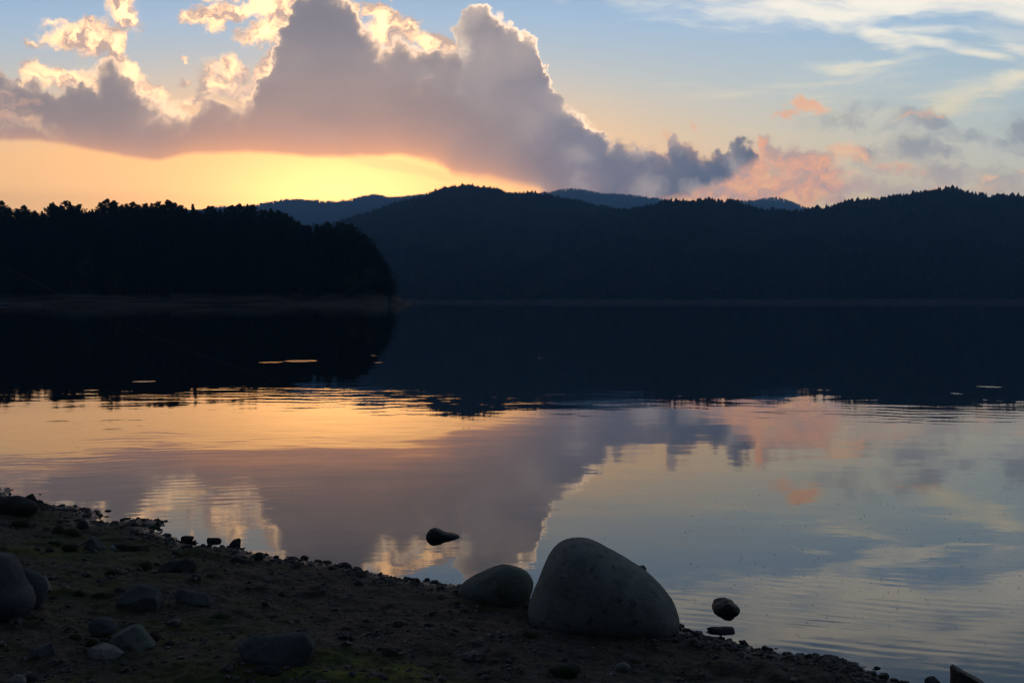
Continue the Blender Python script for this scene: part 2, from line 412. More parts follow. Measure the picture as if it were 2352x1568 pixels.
# ------------------------------------------------------------------ shoreline (lake level is z = 0)
def A_(x, y): return (.3418*x, 1033.6+.3418*y)
def B_(x, y): return (775.2+.3418*x, 1033.6+.3418*y)
def C_(x, y): return (1548.1+.3418*x, 1033.6+.3418*y)
def D_(x, y): return (.14648*x, 1091+.14648*y)
def E_(x, y): return (.19446*x, 1263.3+.19446*y)
def G_(x, y): return (344.5+.1709*x, 1177.1+.1709*y)
CONV = dict(A=A_, B=B_, C=C_, D=D_, E=E_, G=G_)
def on_water(px, py):
    d = ray(px, py); t = -CAMH/d.z
    return d.x*t, d.y*t
shore_px = [A_(*p) for p in [(0, 290), (20, 258), (60, 252), (108, 264), (60, 285), (20, 300), (60, 318), (150, 330), (270, 372), (300, 385), (430, 374), (500, 376), (568, 392), (556, 408), (600, 407), (660, 415), (690, 440),
            (650, 462), (652, 492), (735, 497), (820, 472), (900, 463), (1020, 467), (1110, 484), (1085, 505), (1050, 520), (1060, 552), (1110, 575), (1200, 602), (1330, 652), (1400, 655), (1500, 652), (1600, 662),
            (1700, 692), (1800, 712), (1900, 728), (2000, 738), (2100, 757), (2230, 778), (2352, 782)]] + \
           [B_(*p) for p in [(90, 795), (200, 815), (300, 832), (400, 860), (500, 872), (600, 878), (700, 888), (810, 912), (1000, 950), (1200, 985), (1300, 1010), (1400, 1010), (1800, 1080), (2300, 1180)]] + \
           [C_(*p) for p in [(70, 1195), (150, 1222), (220, 1258), (300, 1282), (380, 1304), (470, 1316), (560, 1334), (700, 1372), (800, 1385), (900, 1394), (1000, 1402), (1110, 1414), (1180, 1436), (1250, 1455), (1330, 1492), (1450, 1542), (1560, 1590), (1700, 1690)]]
shore = [on_water(*p) for p in shore_px]
x0, y0 = shore[0]
shore = [(-60, 46), (-30, 26), (-16, 15.5), (-9, 11.2), (x0-1.6, y0+.5), (x0-.8, y0+.05), (x0-.3, y0+.12)]+shore+[(3.4, 2.6), (5, 1.6), (9, -1), (20, -6), (60, -20)]
SH = np.array(shore)
def shore_dist(x, y):
    """signed distance to the water's edge, positive on the land side"""
    x = np.asarray(x, dtype=np.float64); y = np.asarray(y, dtype=np.float64)
    best = np.full(x.shape, 1e9); sgn = np.ones(x.shape)
    for (ax, ay), (bx, by) in zip(SH[:-1], SH[1:]):
        ex, ey = bx-ax, by-ay
        L = ex*ex+ey*ey
        t = np.clip(((x-ax)*ex+(y-ay)*ey)/L, 0, 1)
        qx, qy = x-(ax+t*ex), y-(ay+t*ey)
        d = qx*qx+qy*qy
        cr = ex*qy-ey*qx
        m_ = d < best-1e-9
        sgn = np.where(m_, np.where(cr < 0, 1.0, -1.0), sgn)
        best = np.where(m_, d, best)
    # even-odd inside test: region under the polyline
    ins = np.zeros(x.shape, bool)
    PX = np.concatenate([SH[:, 0], [60, -60]]); PY = np.concatenate([SH[:, 1], [-200, -200]])
    j = len(PX)-1
    for i in range(len(PX)):
        c = ((PY[i] > y) != (PY[j] > y))
        xx = (PX[j]-PX[i])*(y-PY[i])/(PY[j]-PY[i]+1e-12)+PX[i]
        ins ^= c & (x < xx)
        j = i
    return np.where(ins, 1, -1)*np.sqrt(best)
def land_z(x, y, fine=True):
    d = shore_dist(x, y)
    zl = .20*(1-np.exp(-np.maximum(d, 0)/1.5))+.045*np.maximum(d, 0)*(1-np.exp(-np.maximum(d, 0)/1.5))+.012*(1-np.exp(-np.maximum(d, 0)/.05))
    z = np.where(d > 0, zl, d*.14)
    z = np.maximum(z, -1.6)
    k = np.clip((d+.15)/.5, 0, 1)
    z = z+fbm(x*1.3, y*1.3, 3)*.05*k*np.clip(d/1.2, 0.1, 1)
    if fine:
        z = z+fbm(x*7, y*7, 4, .6)*(.009+.013*k)+fbm(x*38+3, y*38, 3, .6)*.005
        # small mossy hummocks
        h = fbm(x*3.1+40, y*3.1+11, 3)
        z = z+np.clip(h-.1, 0, 1)*.06*k
    return z

# beach mesh, finer toward the camera
uu = np.concatenate([np.linspace(-3.2, -.68, 60, endpoint=False), np.linspace(-.68, .62, 900, endpoint=False), np.linspace(.62, 3.2, 60)])
yy = np.concatenate([np.linspace(-30, .8, 30, endpoint=False), np.linspace(.8, 2.9, 90, endpoint=False), 2.9*np.exp(np.linspace(0, math.log(11.5/2.9), 520, endpoint=False)), np.linspace(11.5, 60, 60)])
wfun = np.where(yy > .8, yy, .8+(.8-yy)*1.2)
GX = uu[None, :]*wfun[:, None]; GY = np.repeat(yy[:, None], len(uu), 1)
GZ = land_z(GX, GY)

beach_m, n, b = newmat("beach_soil")
p = pos(n); px_, py_, pz_ = sep(n, p)
n1 = noise(n, p, 2.2, 5, .6); n2 = noise(n, p, 60, 4, .7); n3 = noise(n, p, 9, 4, .6); n4 = noise(n, mapping(n, p, (9, 4, 0)), 1.1, 6, .62)
soil = ramp(n, n2, [(.3, (.040, .028, .020, 1)), (.5, (.095, .067, .050, 1)), (.62, (.145, .105, .082, 1)), (.72, (.26, .21, .18, 1))])
soil = mixc(n, n3.step(.45, .62)*.6, soil, (.028, .020, .015, 1))
def mossspot(cx, cy, rx, ry):
    a = (px_-cx)*(1/rx); c = (py_-cy)*(1/ry)
    return ((a*a+c*c)*-1).exp()
def wp(px, py, z=.12):
    d = ray(px, py); t = -CAMH/d.z
    for _ in range(14): t = t*.4+.6*(float(land_z(np.array([d.x*t]), np.array([d.y*t]), False)[0])-CAMH)/d.z
    return d.x*t, d.y*t
ms = None
for (mx_, my_, rx, ry, k) in [(870, 1545, .26, .16, .55), (790, 1510, .16, .10, .25), (1000, 1560, .15, .1, .3), (500, 1450, .5, .25, .20), (350, 1290, .8, .4, .20), (250, 1240, 1.0, .5, .24), (60, 1270, .5, .4, .25), (200, 1480, .6, .35, .2), (700, 1545, .4, .15, .2),
                          (1010, 1385, .2, .1, .12), (1250, 1530, .25, .12, .15), (180, 1180, .7, .35, .16), (620, 1420, .5, .2, .1), (120, 1350, .5, .5, .16), (400, 1560, .8, .3, .14)]:
    cxw, cyw = wp(mx_, my_)
    g = mossspot(cxw, cyw, rx, ry)*k
    ms = g if ms is None else ms+g
moss = ((n4-.5)*1.8+(n3-.5)*1.2+(n2-.5)*.5+ms*1.3+.02).step(.0, .45)*pz_.step(.01, .06)
mosscol = mixc(n, n1.step(.35, .65), (.075, .078, .012, 1), (.040, .050, .014, 1))
mosscol = mixc(n, ms.step(.2, .6)*n3.step(.4, .6), mosscol, (.17, .19, .014, 1))
wet = pz_.step(.055, .012)
base = mixc(n, moss*.8, soil, mosscol)
base = mixc(n, wet*.55, base, (.012, .011, .010, 1))
setin(n, b, 'Base Color', base)
setin(n, b, 'Roughness', (.92-wet*.5))
b.inputs['Specular IOR Level'].default_value = .35
bh = n2*.006+noise(n, p, 150, 3, .7)*.0025+n3*.02
bump(n, b, bh, 1.0, 1.0)
structure('beach', mesh_np('beach', np.stack([GX, GY, GZ], -1).reshape(-1, 3), gridfaces(*GX.shape), True, beach_m))

# base ground far below everything, out to the horizon
gm, n, b = newmat("lake_bed")
setin(n, b, 'Base Color', mixc(n, noise(n, pos(n), .01, 5), (.04, .035, .03, 1), (.06, .05, .04, 1)))
s_ = 9000
structure('ground', mesh_np('ground', [(-s_, -s_, -4), (s_, -s_, -4), (s_, 9000, -4), (-s_, 9000, -4)], np.array([[0, 1, 2, 3]]), False, gm))

# ------------------------------------------------------------------ water
wm, n, b = newmat("lake_water")
p = pos(n); X, Y, Z = sep(n, p)
b.inputs['Base Color'].default_value = (.006, .008, .009, 1)
b.inputs['IOR'].default_value = 1.40
b.inputs['Roughness'].default_value = 0.0
# faint breathing of the surface: long low waves
def nz(scale, rot, sx, sy, detail, rough=.5, off=0):
    return noise(n, mapping(n, p, (off, off*.7, 0), (0, 0, rot), (sx*scale, sy*scale, 0)), 1.0, detail, rough)
swell = nz(.55, .12, 1, 1.5, 2)*.0045
fine = nz(3.2, -.08, 1, 1.7, 2, .5, 3.0)*.00042
patch = nz(.16, 0, 1, 1.3, 3, .5, 11.0).step(.42, .66)
tiny = nz(11, .1, 1, 2.4, 2, .5, 5.0)*.00012*(patch*1.2+.15)
H = swell+fine+tiny
def ell_w(px, py, rpx, rpy=None, rot=0.0):
    """soft elliptical patch on the lake around the point seen at (px,py)"""
    cx_, cy_ = on_water(px, py)
    ex, _ = on_water(px+rpx, py)
    rx = abs(ex-cx_)
    if rpy is None: ry = rx
    else:
        _, ya = on_water(px, py-rpy); ry = abs(ya-cy_)
    a = (X-cx_)*(1/rx); c = (Y-cy_)*(1/ry)
    return (a*a+c*c), cx_, cy_, rx
def gm_(q): return (q*-1).exp()
# ripple trains (bands) seen at several places
def bands(px, py, rpx, rpy, ang, wl, amp, dist=.6, off=0.0):
    q, cx_, cy_, rx = ell_w(px, py, rpx, rpy)
    ca, sa = math.cos(ang), math.sin(ang)
    wv = nz(.8, 0, 1, 1, 2, .5, off)
    s = (X*sa+Y*ca+(wv-.5)*dist)
    ph = (s*(2*math.pi/wl)).m('SINE')
    lumpy = nz(1.6, -ang, .5, 2.2, 2, .5, off+4).step(.35, .65)
    return ph*gm_(q)*lumpy*amp
H = H+bands(1990, 1440, 430, 75, .30, .095, .00016, .22)
H = H+bands(1850, 1385, 330, 60, .34, .11, .00013, .25, 2.0)
H = H+bands(350, 1000, 420, 38, -.12, .24, .00026, .9, 7.0)
H = H+bands(150, 1060, 300, 40, -.2, .20, .00016, .7, 9.0)
H = H+bands(490, 1140, 150, 40, -.25, .16, .0005, .3, 1.0)
H = H+bands(2080, 955, 330, 20, .25, .42, .0009, .8, 5.0)
H = H+bands(780, 905, 500, 22, -.1, .5, .0009, 1.2, 6.0)
# rings left by fish or drops
def ring(px, py, rpx, wl, amp):
    q, cx_, cy_, rx = ell_w(px, py, rpx)
    r = q.m('SQRT')*rx
    rs = r-rx
    return ((rs*(2*math.pi/wl)).m('SINE'))*((rs*rs*(-1/(wl*1.1)**2)).exp())*amp
H = H+ring(1884, 1252, 66, .07, .00030)*nz(1.1, 0, 1, 1, 2, .5, 21.0).step(.42, .68)
H = H+ring(255, 975, 78, .22, .0003)
# ruffled cat's-paws far out that catch the bright sky
for (px1, py1, r1, k1) in [(690, 828, 42, .028), (625, 831, 30, .016), (868, 832, 12, .03), (857, 816, 9, .022), (330, 875, 26, .022), (2197, 903, 15, .018), (2270, 887, 26, .013),
                       (1250, 821, 26, .012), (797, 743, 6, .03), (130, 969, 34, .004)]:
    q, _, _, rx = ell_w(px1, py1, r1)
    q = q+(nz(1.3, 0, 1, 1, 3, .6, px1*.02)-.5)*1.6
    H = H+(1.0-q).max(0.0)*nz(4.5, 0, 1, 1.4, 3, .6, px1*.01)*k1*.62
bump(n, b, H, 1.0, 1.0)
wx_ = 4200
water_verts = [(-wx_, -40, 0), (wx_, -40, 0), (wx_, 3400, 0), (-wx_, 3400, 0)]
structure('water', mesh_np('water', water_verts, np.array([[0, 1, 2, 3]]), False, wm))

# ------------------------------------------------------------------ hills
def profile(pts):
    a = np.array([(uv(x_, y_)) for x_, y_ in pts])
    return lambda u: np.interp(u, a[:, 0], a[:, 1])
def smooth1(f, w):
    def g(u):
        return sum(f(u+d*w)*k for d, k in ((-1, .25), (-.5, .5), (0, .6), (.5, .5), (1, .25)))/2.1
    return g

hill_m, n, b = newmat("wooded_hill_ground")
p = pos(n); _, _, hz = sep(n, p)
hn = noise(n, p, .05, 6, .65); hn2 = noise(n, mapping(n, p, scale=(.05, .05, 1.2)), 1.0, 5, .6)
bank = ramp(n, hn2, [(.35, (.06, .045, .035, 1)), (.5, (.13, .10, .08, 1)), (.65, (.20, .16, .13, 1))])
wood = mixc(n, hn.step(.4, .6), (.018, .026, .012, 1), (.034, .036, .018, 1))
setin(n, b, 'Base Color', mixc(n, (hz+(hn-.5)*4).step(3.4, 6.2), bank, wood))
b.inputs['Roughness'].default_value = 1; b.inputs['Specular IOR Level'].default_value = .1
bump(n, b, noise(n, p, .8, 5, .7)*.8, 1.0, 1.0)

class Hill:
    """radial fan of terrain: shore at y = ys(u), crest at y = yc, crest elevation read from a profile"""
    def __init__(s, name, prof_, u0, u1, ys, yc, back, nu, nr, shape=1.25, rough=.04, bankh=2.0, seed=0, drop=0.0):
        s.prof, s.ys, s.yc, s.shape, s.bankh, s.back, s.rough, s.seed, s.drop = prof_, ys, yc, shape, bankh, back, rough, seed, drop
        s.u0, s.u1 = u0, u1
        u = np.linspace(u0, u1, nu); t = np.concatenate([np.linspace(-.06, 0, 3)[:-1], np.linspace(0, 1, nr)**1.3, 1+np.linspace(0, 1, nr//3)[1:]*1.0])
        U_, T_ = np.meshgrid(u, t)
        x, y, z = s.at(U_, T_)
        s.obj = structure(name, mesh_np(name, np.stack([x, y, z], -1).reshape(-1, 3), gridfaces(*U_.shape), True, hill_m))
    def at(s, u, t):
        ysu = s.ys(u); ycu = s.yc(u)
        y = np.where(t <= 1, ysu+(ycu-ysu)*t, ycu+s.back*(t-1))
        top = np.maximum(s.prof(u)*ycu+CAMH-s.drop, .5)
        tt = np.clip(t, 0, 1)
        f = 1-(1-tt)**s.shape
        nzz = fbm(u*14+s.seed, y/ycu.mean()*9+s.seed, 5, .55)
        z = top*f*(1+nzz*s.rough*6*tt*(1-tt))
        z = z+np.minimum(s.bankh*(.25+1.5*vnoise(u*38+s.seed, u*0+2.5)), top*.5)*(1-np.exp(-np.maximum(t, 0)*30))*(1-tt)
        z = np.where(t > 1, top*(1-.8*(t-1)), z)
        z = np.where(t < 0, t*60, z)
        return u*y, y, z
cst = lambda v: (lambda u: np.full(np.shape(u), float(v)))
# distances (m)
p_left = profile([(-900, 560), (400, 482), (560, 479), (620, 469), (680, 464), (740, 467), (780, 469), (800, 464), (825, 457), (855, 452), (880, 457), (900, 461), (960, 454), (1040, 448), (1150, 470), (1300, 560)])
p_far2 = profile([(900, 560), (1150, 458), (1200, 450), (1250, 446), (1275, 443), (1300, 438), (1325, 439), (1380, 446), (1440, 450), (1500, 458), (1540, 466), (1640, 480), (1900, 560)])
p_far3 = profile([(1500, 540), (1660, 470), (1720, 466), (1745, 461), (1770, 459), (1790, 461), (1815, 468), (1850, 480), (1900, 500), (2200, 560)])
p_main = profile([(-300, 610), (500, 546), (600, 536), (690, 524), (740, 517), (780, 508), (830, 494), (900, 473), (960, 456), (1000, 443), (1040, 434), (1080, 430), (1130, 436), (1180, 444), (1230, 450), (1290, 461), (1340, 470),
                  (1400, 480), (1500, 500), (1700, 540), (2300, 600)])
p_right = profile([(900, 690), (1000, 650), (1100, 600), (1200, 552), (1300, 512), (1400, 484), (1450, 478), (1500, 472), (1540, 466), (1600, 462), (1660, 466), (1700, 472), (1740, 480), (1790, 490), (1840, 489), (1870, 482), (1910, 475), (1960, 466),
                   (2040, 456), (2090, 446), (2150, 437), (2190, 437), (2230, 446), (2300, 453), (2352, 456), (2500, 462), (2900, 500), (3400, 600)])
ridge_left = Hill('far_hills', smooth1(p_left, .006), -.9, .10, cst(5600), cst(7000), 900, 420, 26, rough=.03, bankh=0, seed=3)
ridge_mid = Hill('far_hills', smooth1(p_far2, .006), -.10, .30, cst(6200), cst(7800), 900, 260, 26, rough=.03, bankh=0, seed=5)
ridge_right = Hill('far_hills', smooth1(p_far3, .006), .12, .42, cst(6400), cst(8000), 900, 200, 26, rough=.03, bankh=0, seed=9)
ys_main = lambda u: 1480+38*np.sin(u*9)+13*np.sin(u*31)
hill_main = Hill('wooded_hill', smooth1(p_main, .012), -.75, .40, lambda u: ys_main(u)+10, cst(2600), 500, 420, 90, shape=1.35, rough=.10, bankh=4.0, seed=13, drop=15)
ys_right = lambda u: 1400+30*np.sin(u*8+1)+11*np.sin(u*27)-120*np.clip(u-.1, 0, 1)
hill_right = Hill('wooded_hill', smooth1(p_right, .01), -.09, .95, ys_right, cst(2050), 500, 460, 90, shape=1.3, rough=.10, bankh=4.0, seed=21, drop=12)
# headland on the left (trees carry the outline; ground is about 14 m lower)
HDROP = 13.0
p_head = profile([(-900, 470), (-300, 470), (0, 483), (60, 488), (130, 476), (190, 474), (240, 466), (300, 472), (340, 470), (400, 466), (440, 482), (470, 482), (520, 480), (580, 478), (640, 486), (670, 492), (690, 512), (720, 524),
                  (760, 522), (790, 526), (830, 545), (860, 575), (880, 605), (892, 640), (900, 668), (915, 683), (930, 690), (945, 694)])
ys_head = lambda u: 440+7*np.sin(u*22)+3*np.sin(u*61)+60*np.clip((u+.17)/.07, 0, 1)**2
class Head(Hill):
    def at(s, u, t):
        ysu = s.ys(u); ycu = s.yc(u)
        y = np.where(t <= 1, ysu+(ycu-ysu)*t, ycu+s.back*(t-1))
        top = s.prof(u)*ycu+CAMH
        top = np.maximum(top-s.drop*np.clip((top-5)/10, 0, 1), .02)
        tt = np.clip(t, 0, 1)
        bk = np.minimum(4.2+1.2*np.sin(u*40)+.8*np.sin(u*97), top*.8)
        f = np.clip((tt-.10)/.9, 0, 1)**1.0
        z = bk*(1-np.exp(-tt*13))*(1-.0*f)+(top-bk)*f*(1+.25*fbm(u*30, y/40, 4)*(1-f))
        z = z+fbm(u*260, y/2.5, 4, .6)*.35*np.clip(z/2, 0, 1)
        z = np.where(t > 1, z*(1-.9*(t-1)), z)
        z = np.where(t < 0, t*40, z)
        return u*y, y, z
head = Head('headland', smooth1(p_head, .004), -.95, uv(948, 690)[0], ys_head, lambda u: ys_head(u)+95, 120, 700, 90, drop=HDROP, seed=2)
# ------------------------------------------------------------------ woods
rng = np.random.RandomState(11)
def foliage_mat(name, c1, c2):
    m, n, b = newmat(name)
    g = n.nodes.new('ShaderNodeObjectInfo')
    p = ocoord(n)
    f = noise(n, p, .9, 3, .6)
    rnd = Sock(n, g.outputs['Random'])
    setin(n, b, 'Base Color', mixc(n, ((f-.5)*2.4+.5+(rnd-.5)*.5).clamp(), c1, c2))
    b.inputs['Roughness'].default_value = .9; b.inputs['Specular IOR Level'].default_value = .15
    return m
pine_leaf = foliage_mat("pine_needles", (.022, .034, .014, 1), (.050, .062, .024, 1))
birch_leaf = foliage_mat("broad_leaves", (.06, .085, .02, 1), (.09, .12, .03, 1))
far_leaf, n, b = newmat("distant_forest")
p = pos(n)
setin(n, b, 'Base Color', mixc(n, (noise(n, p, .12, 3, .6)*.6+noise(n, p, .012, 4, .6)*.4).step(.38, .62), (.014, .024, .012, 1), (.060, .064, .028, 1)))
b.inputs['Roughness'].default_value = 1; b.inputs['Specular IOR Level'].default_value = .1
bark_m, n, b = newmat("pine_bark")
p = ocoord(n)
setin(n, b, 'Base Color', mixc(n, noise(n, mapping(n, p, scale=(6, 6, 1)), 2, 4), (.05, .032, .022, 1), (.16, .10, .07, 1)))
b.inputs['Roughness'].default_value = .95

def tube(pts, rad, seg=7):
    """tapered tube through points -> verts, faces"""
    V, F = [], []
    for i, (q, r) in enumerate(zip(pts, rad)):
        for k in range(seg):
            a = 2*math.pi*k/seg
            V.append((q[0]+r*math.cos(a), q[1]+r*math.sin(a), q[2]))
    for i in range(len(pts)-1):
        for k in range(seg):
            a = i*seg+k; c = i*seg+(k+1) % seg
            F.append((a, c, c+seg, a+seg))
    return V, F

def crown_mesh(name, kind, h, seed, mat):
    """needle or leaf tufts spread through whorls of limbs; uneven outline with gaps"""
    r = np.random.RandomState(seed)
    cz, cr = [], []
    clumps = []
    if kind == 'pine':       # old pine: open, lumpy, blunt top
        z0 = h*.22; wid = h*r.uniform(.26, .33)
        nlimb = 46
        for i in range(nlimb):
            t = i/(nlimb-1)
            z = z0+(h-z0)*t
            env = wid*(math.sin(math.pi*min(1, (.18+.86*(1-t))*.62))**.9)*r.uniform(.5, 1.15)
            if t > .93: env *= .45
            a = i*2.399+r.uniform(-.5, .5)
            for s in np.linspace(.35, 1, 3):
                clumps.append((math.cos(a)*env*s, math.sin(a)*env*s, z+s*env*.18+r.uniform(-.15, .15), .55+.65*(1-t)*(.6+.4*s)+r.uniform(-.12, .15)))
        clumps.append((0, 0, h-.35, .4)); clumps.append((r.uniform(-.2, .2), 0, h-.9, .6))
    elif kind == 'spruce':   # pointed, tiered
        z0 = h*.10; wid = h*r.uniform(.22, .26)
        nlimb = 60
        for i in range(nlimb):
            t = i/(nlimb-1)
            z = z0+(h-z0)*t
            env = wid*(1-t)**.85*r.uniform(.75, 1.15)+.06
            a = i*2.399
            for s in np.linspace(.4, 1, 3):
                clumps.append((math.cos(a)*env*s, math.sin(a)*env*s, z-s*env*.25, .22+.55*(1-t)*(.6+.4*s)))
    else:                    # round broadleaf
        z0 = h*.2
        for i in range(90):
            d = r.normal(size=3); d /= np.linalg.norm(d)
            q = r.uniform(.35, 1)**.5
            clumps.append((d[0]*h*.30*q, d[1]*h*.30*q, h*.58+d[2]*h*.37*q, .5+r.uniform(0, .5)))
    V, F = [], []
    C = np.array(clumps)
    per = 22
    nn = len(C)*per
    cen = np.repeat(C[:, :3], per, 0); rad = np.repeat(C[:, 3], per)
    d = r.normal(size=(nn, 3)); d /= np.linalg.norm(d, axis=1)[:, None]
    cen = cen+d*(rad*r.uniform(.25, 1.0, nn)**.7)[:, None]*np.array([1, 1, .62])
    size = r.uniform(.10, .26, nn)*(h/14)
    e1 = r.normal(size=(nn, 3)); e1 /= np.linalg.norm(e1, axis=1)[:, None]
    e2 = np.cross(e1, d); e2 /= (np.linalg.norm(e2, axis=1)[:, None]+1e-6)
    s1 = (size*1.5)[:, None]; s2 = (size*.8)[:, None]
    v = np.stack([cen-e1*s1, cen-e2*s2+d*s2*.4, cen+e1*s1, cen+e2*s2+d*s2*.4], 1).reshape(-1, 3)
    f = np.arange(nn*4).reshape(-1, 4)
    return mesh_np(name, v, f, False, mat)

def trunk_mesh(name, h, seed):
    r = random.Random(seed)
    bend = [(0, 0, -1.0)]; rad = [h*.020]
    x = y = 0
    for k in range(1, 7):
        x += r.uniform(-.12, .12); y += r.uniform(-.12, .12)
        bend.append((x, y, h*.97*k/6)); rad.append(h*.018*(1-k/6.3))
    V, F = tube(bend, rad)
    for k in range(9):           # short dead limbs
        a = r.uniform(0, 6.28); z = h*r.uniform(.15, .8); L = h*r.uniform(.05, .12)
        i0 = len(V)
        for q, rr in ((0, .05), (1, .015)):
            for j in range(4):
                b_ = j*math.pi/2
                V.append((math.cos(a)*L*q-math.sin(a)*rr*math.cos(b_), math.sin(a)*L*q+math.cos(a)*rr*math.cos(b_), z+L*.3*q+rr*math.sin(b_)))
        for j in range(4):
            F.append((i0+j, i0+(j+1) % 4, i0+4+(j+1) % 4, i0+4+j))
    return mesh_np(name, V, np.array(F), True, bark_m)

KINDS_T = []
for i, (k, h, m) in enumerate([('pine', 14, pine_leaf), ('pine', 13, pine_leaf), ('pine', 15, pine_leaf), ('pine', 12, pine_leaf), ('spruce', 13, pine_leaf), ('spruce', 11, pine_leaf), ('broad', 10, birch_leaf), ('pine', 16, pine_leaf)]):
    KINDS_T.append((k, h, crown_mesh('crown', k, h, 100+i, m), trunk_mesh('trunk', h, 50+i)))
def tree(x, y, z, idx, height, rz, label, group):
    k, h, cm, tm = KINDS_T[idx]
    nm = {'pine': 'pine_tree', 'spruce': 'spruce_tree', 'broad': 'broadleaf_tree'}[k]
    e = link(bpy.data.objects.new(nm, None))
    e.location = (x, y, z); e.rotation_euler = (0, 0, rz); s = height/h
    ws = max(s, .85)
    e.scale = (ws*random.uniform(.9, 1.2), ws*random.uniform(.9, 1.2), s)
    e['label'] = label; e['category'] = 'tree'
    if group: e['group'] = group
    for nme, me in (('trunk', tm), ('crown', cm)):
        o = link(bpy.data.objects.new(nme, me)); o.parent = e
    return e
random.seed(5)
# skyline trees traced from the photo: (px of tip, py of tip, kind index, crown scale)
skyline = [(3, 464, 0), (26, 477, 5), (53, 474, 0), (80, 485, 1), (118, 467, 7), (122, 463, 4), (150, 470, 4), (175, 471, 5), (205, 457, 0), (238, 470, 3), (268, 452, 2), (282, 458, 0), (300, 467, 4), (325, 469, 5), (345, 471, 4), (362, 467, 1),
           (384, 470, 3), (406, 459, 0), (440, 470, 2), (465, 481, 4), (492, 471, 4), (510, 483, 5), (531, 473, 0), (553, 476, 5), (570, 472, 4), (598, 471, 1), (625, 482, 5), (650, 487, 0), (672, 500, 2), (711, 518, 4), (727, 515, 5), (752, 511, 0), (776, 511, 2), (800, 522, 3), (820, 535, 0), (845, 553, 1), (862, 575, 3), (880, 600, 2), (893, 628, 6)]
skyline = [(3, 464, 0), (22, 478, 4), (42, 484, 1), (54, 474, 0), (80, 487, 1), (96, 486, 5), (118, 470, 7), (122, 466, 4), (140, 474, 0), (152, 463, 7), (160, 464, 4), (180, 472, 3), (198, 487, 5), (212, 481, 4), (232, 468, 0), (246, 459, 2), (262, 464, 1),
           (280, 471, 4), (291, 469, 5), (306, 466, 0), (318, 471, 4), (334, 470, 1), (348, 470, 5), (362, 466, 3), (376, 472, 5), (388, 462, 0), (402, 468, 2), (414, 474, 1), (427, 478, 4), (443, 470, 4), (455, 486, 5), (480, 476, 3), (488, 474, 4), (506, 482, 5), (517, 480, 5), (530, 474, 0),
           (550, 470, 7), (568, 470, 4), (580, 473, 1), (600, 482, 4), (622, 480, 5), (640, 486, 0), (655, 492, 2), (668, 500, 1), (708, 519, 4), (728, 516, 5), (752, 512, 0), (776, 511, 4), (790, 514, 2), (806, 518, 3), (820, 536, 4), (836, 541, 1), (851, 566, 0), (861, 569, 7), (874, 598, 2), (885, 606, 0), (896, 640, 6)]
gsky = 'trees along the skyline of the left headland'
special = {0: 'tall dark pine cut by the left edge of the photo on the headland skyline', 9: 'broad dark pine standing clear above the left part of the headland skyline', 15: 'tallest dark pine near the middle of the headland skyline',
           29: 'slender lone spruce left of the deepest notch in the headland skyline', 36: 'broad dark pine just left of where the far ridge meets the headland', 43: 'dark round pine where the high skyline of the headland drops',
           44: 'small pointed spruce in the dip before the last wooded bump', 46: 'rounded dark pine topping the last bump of the headland', 56: 'lowest pale green leafy tree at the waterside tip of the headland'}
placed = []
for i, (px1, py1, k) in enumerate(skyline):
    u, v = uv(px1, py1)
    t = .82 if px1 < 690 else .62
    if px1 > 800: t = .40
    if px1 > 870: t = .25
    x, y, z = [float(np.asarray(q).ravel()[0]) for q in head.at(np.array([u]), np.array([t]))]
    ztop = CAMH+v*y
    hgt = min(max(ztop-z, 5.0), 19.0)
    z = ztop-hgt
    lab = special.get(i, 'dark pointed spruce among the trees of the headland skyline' if k in (4, 5) else ('small leafy tree low on the end slope of the headland' if k == 6 else 'dark bushy pine among the trees of the headland skyline'))
    tree(x, y, z, k, hgt, random.uniform(0, 6.28), lab, gsky)
    placed.append((u, t))
# second rank filling the skyline between them
_sf = profile([(a, b_) for a, b_, _ in skyline])
for j, u in enumerate(np.linspace(uv(-30, 600)[0], uv(880, 600)[0], 62)):
    u = u+rng.uniform(-.4, .4)*.006
    t = .75 if u < uv(690, 500)[0] else .5
    x, y, z = [float(np.asarray(q).ravel()[0]) for q in head.at(np.array([u]), np.array([t]))]
    ztop = CAMH+(float(_sf(u))-rng.uniform(.001, .0052))*y
    hgt = min(max(ztop-z, 4.0), 17.0)
    k = int(rng.choice([0, 1, 2, 3, 7, 4, 5]))
    tree(x, y, ztop-hgt, k, hgt, rng.uniform(0, 6.28), 'dark spruce filling in between the skyline trees of the headland' if k in (4, 5) else 'dark pine filling in between the skyline trees of the headland', gsky)
# slope trees in front, a closed wall of pines down to the bare bank
us = np.linspace(uv(-60, 600)[0], uv(898, 600)[0], 52)
cnt = 0
skyfun = profile([(a, b_) for a, b_, _ in skyline])
for row, t in enumerate((.62, .44, .28, .16)):
    for j, u in enumerate(us):
        u_ = u+rng.uniform(-.45, .45)*(us[1]-us[0])+(row % 2)*.5*(us[1]-us[0])
        t_ = t+rng.uniform(-.05, .05)
        if u_ > uv(896, 600)[0]: continue
        x, y, z = [float(np.asarray(q).ravel()[0]) for q in head.at(np.array([u_]), np.array([t_]))]
        cap = CAMH+(float(skyfun(u_))-rng.uniform(.0015, .005))*y-z      # stay under the skyline
        hgt = min(rng.uniform(12, 19) if row == 0 else rng.uniform(9, 14), cap)
        if hgt < 3.0: continue
        k = int(rng.choice([0, 1, 2, 3, 0, 2, 7, 4, 5]))
        if row == 3 and rng.rand() < .12: k = 6
        tree(x, y, z, k, hgt, rng.uniform(0, 6.28),
             'small leafy tree at the foot of the dark headland wood' if k == 6 else 'dark conifer in the closed wood covering the headland slope', 'trees of the wood on the headland slope')
        cnt += 1
print('headland trees', cnt+len(skyline))

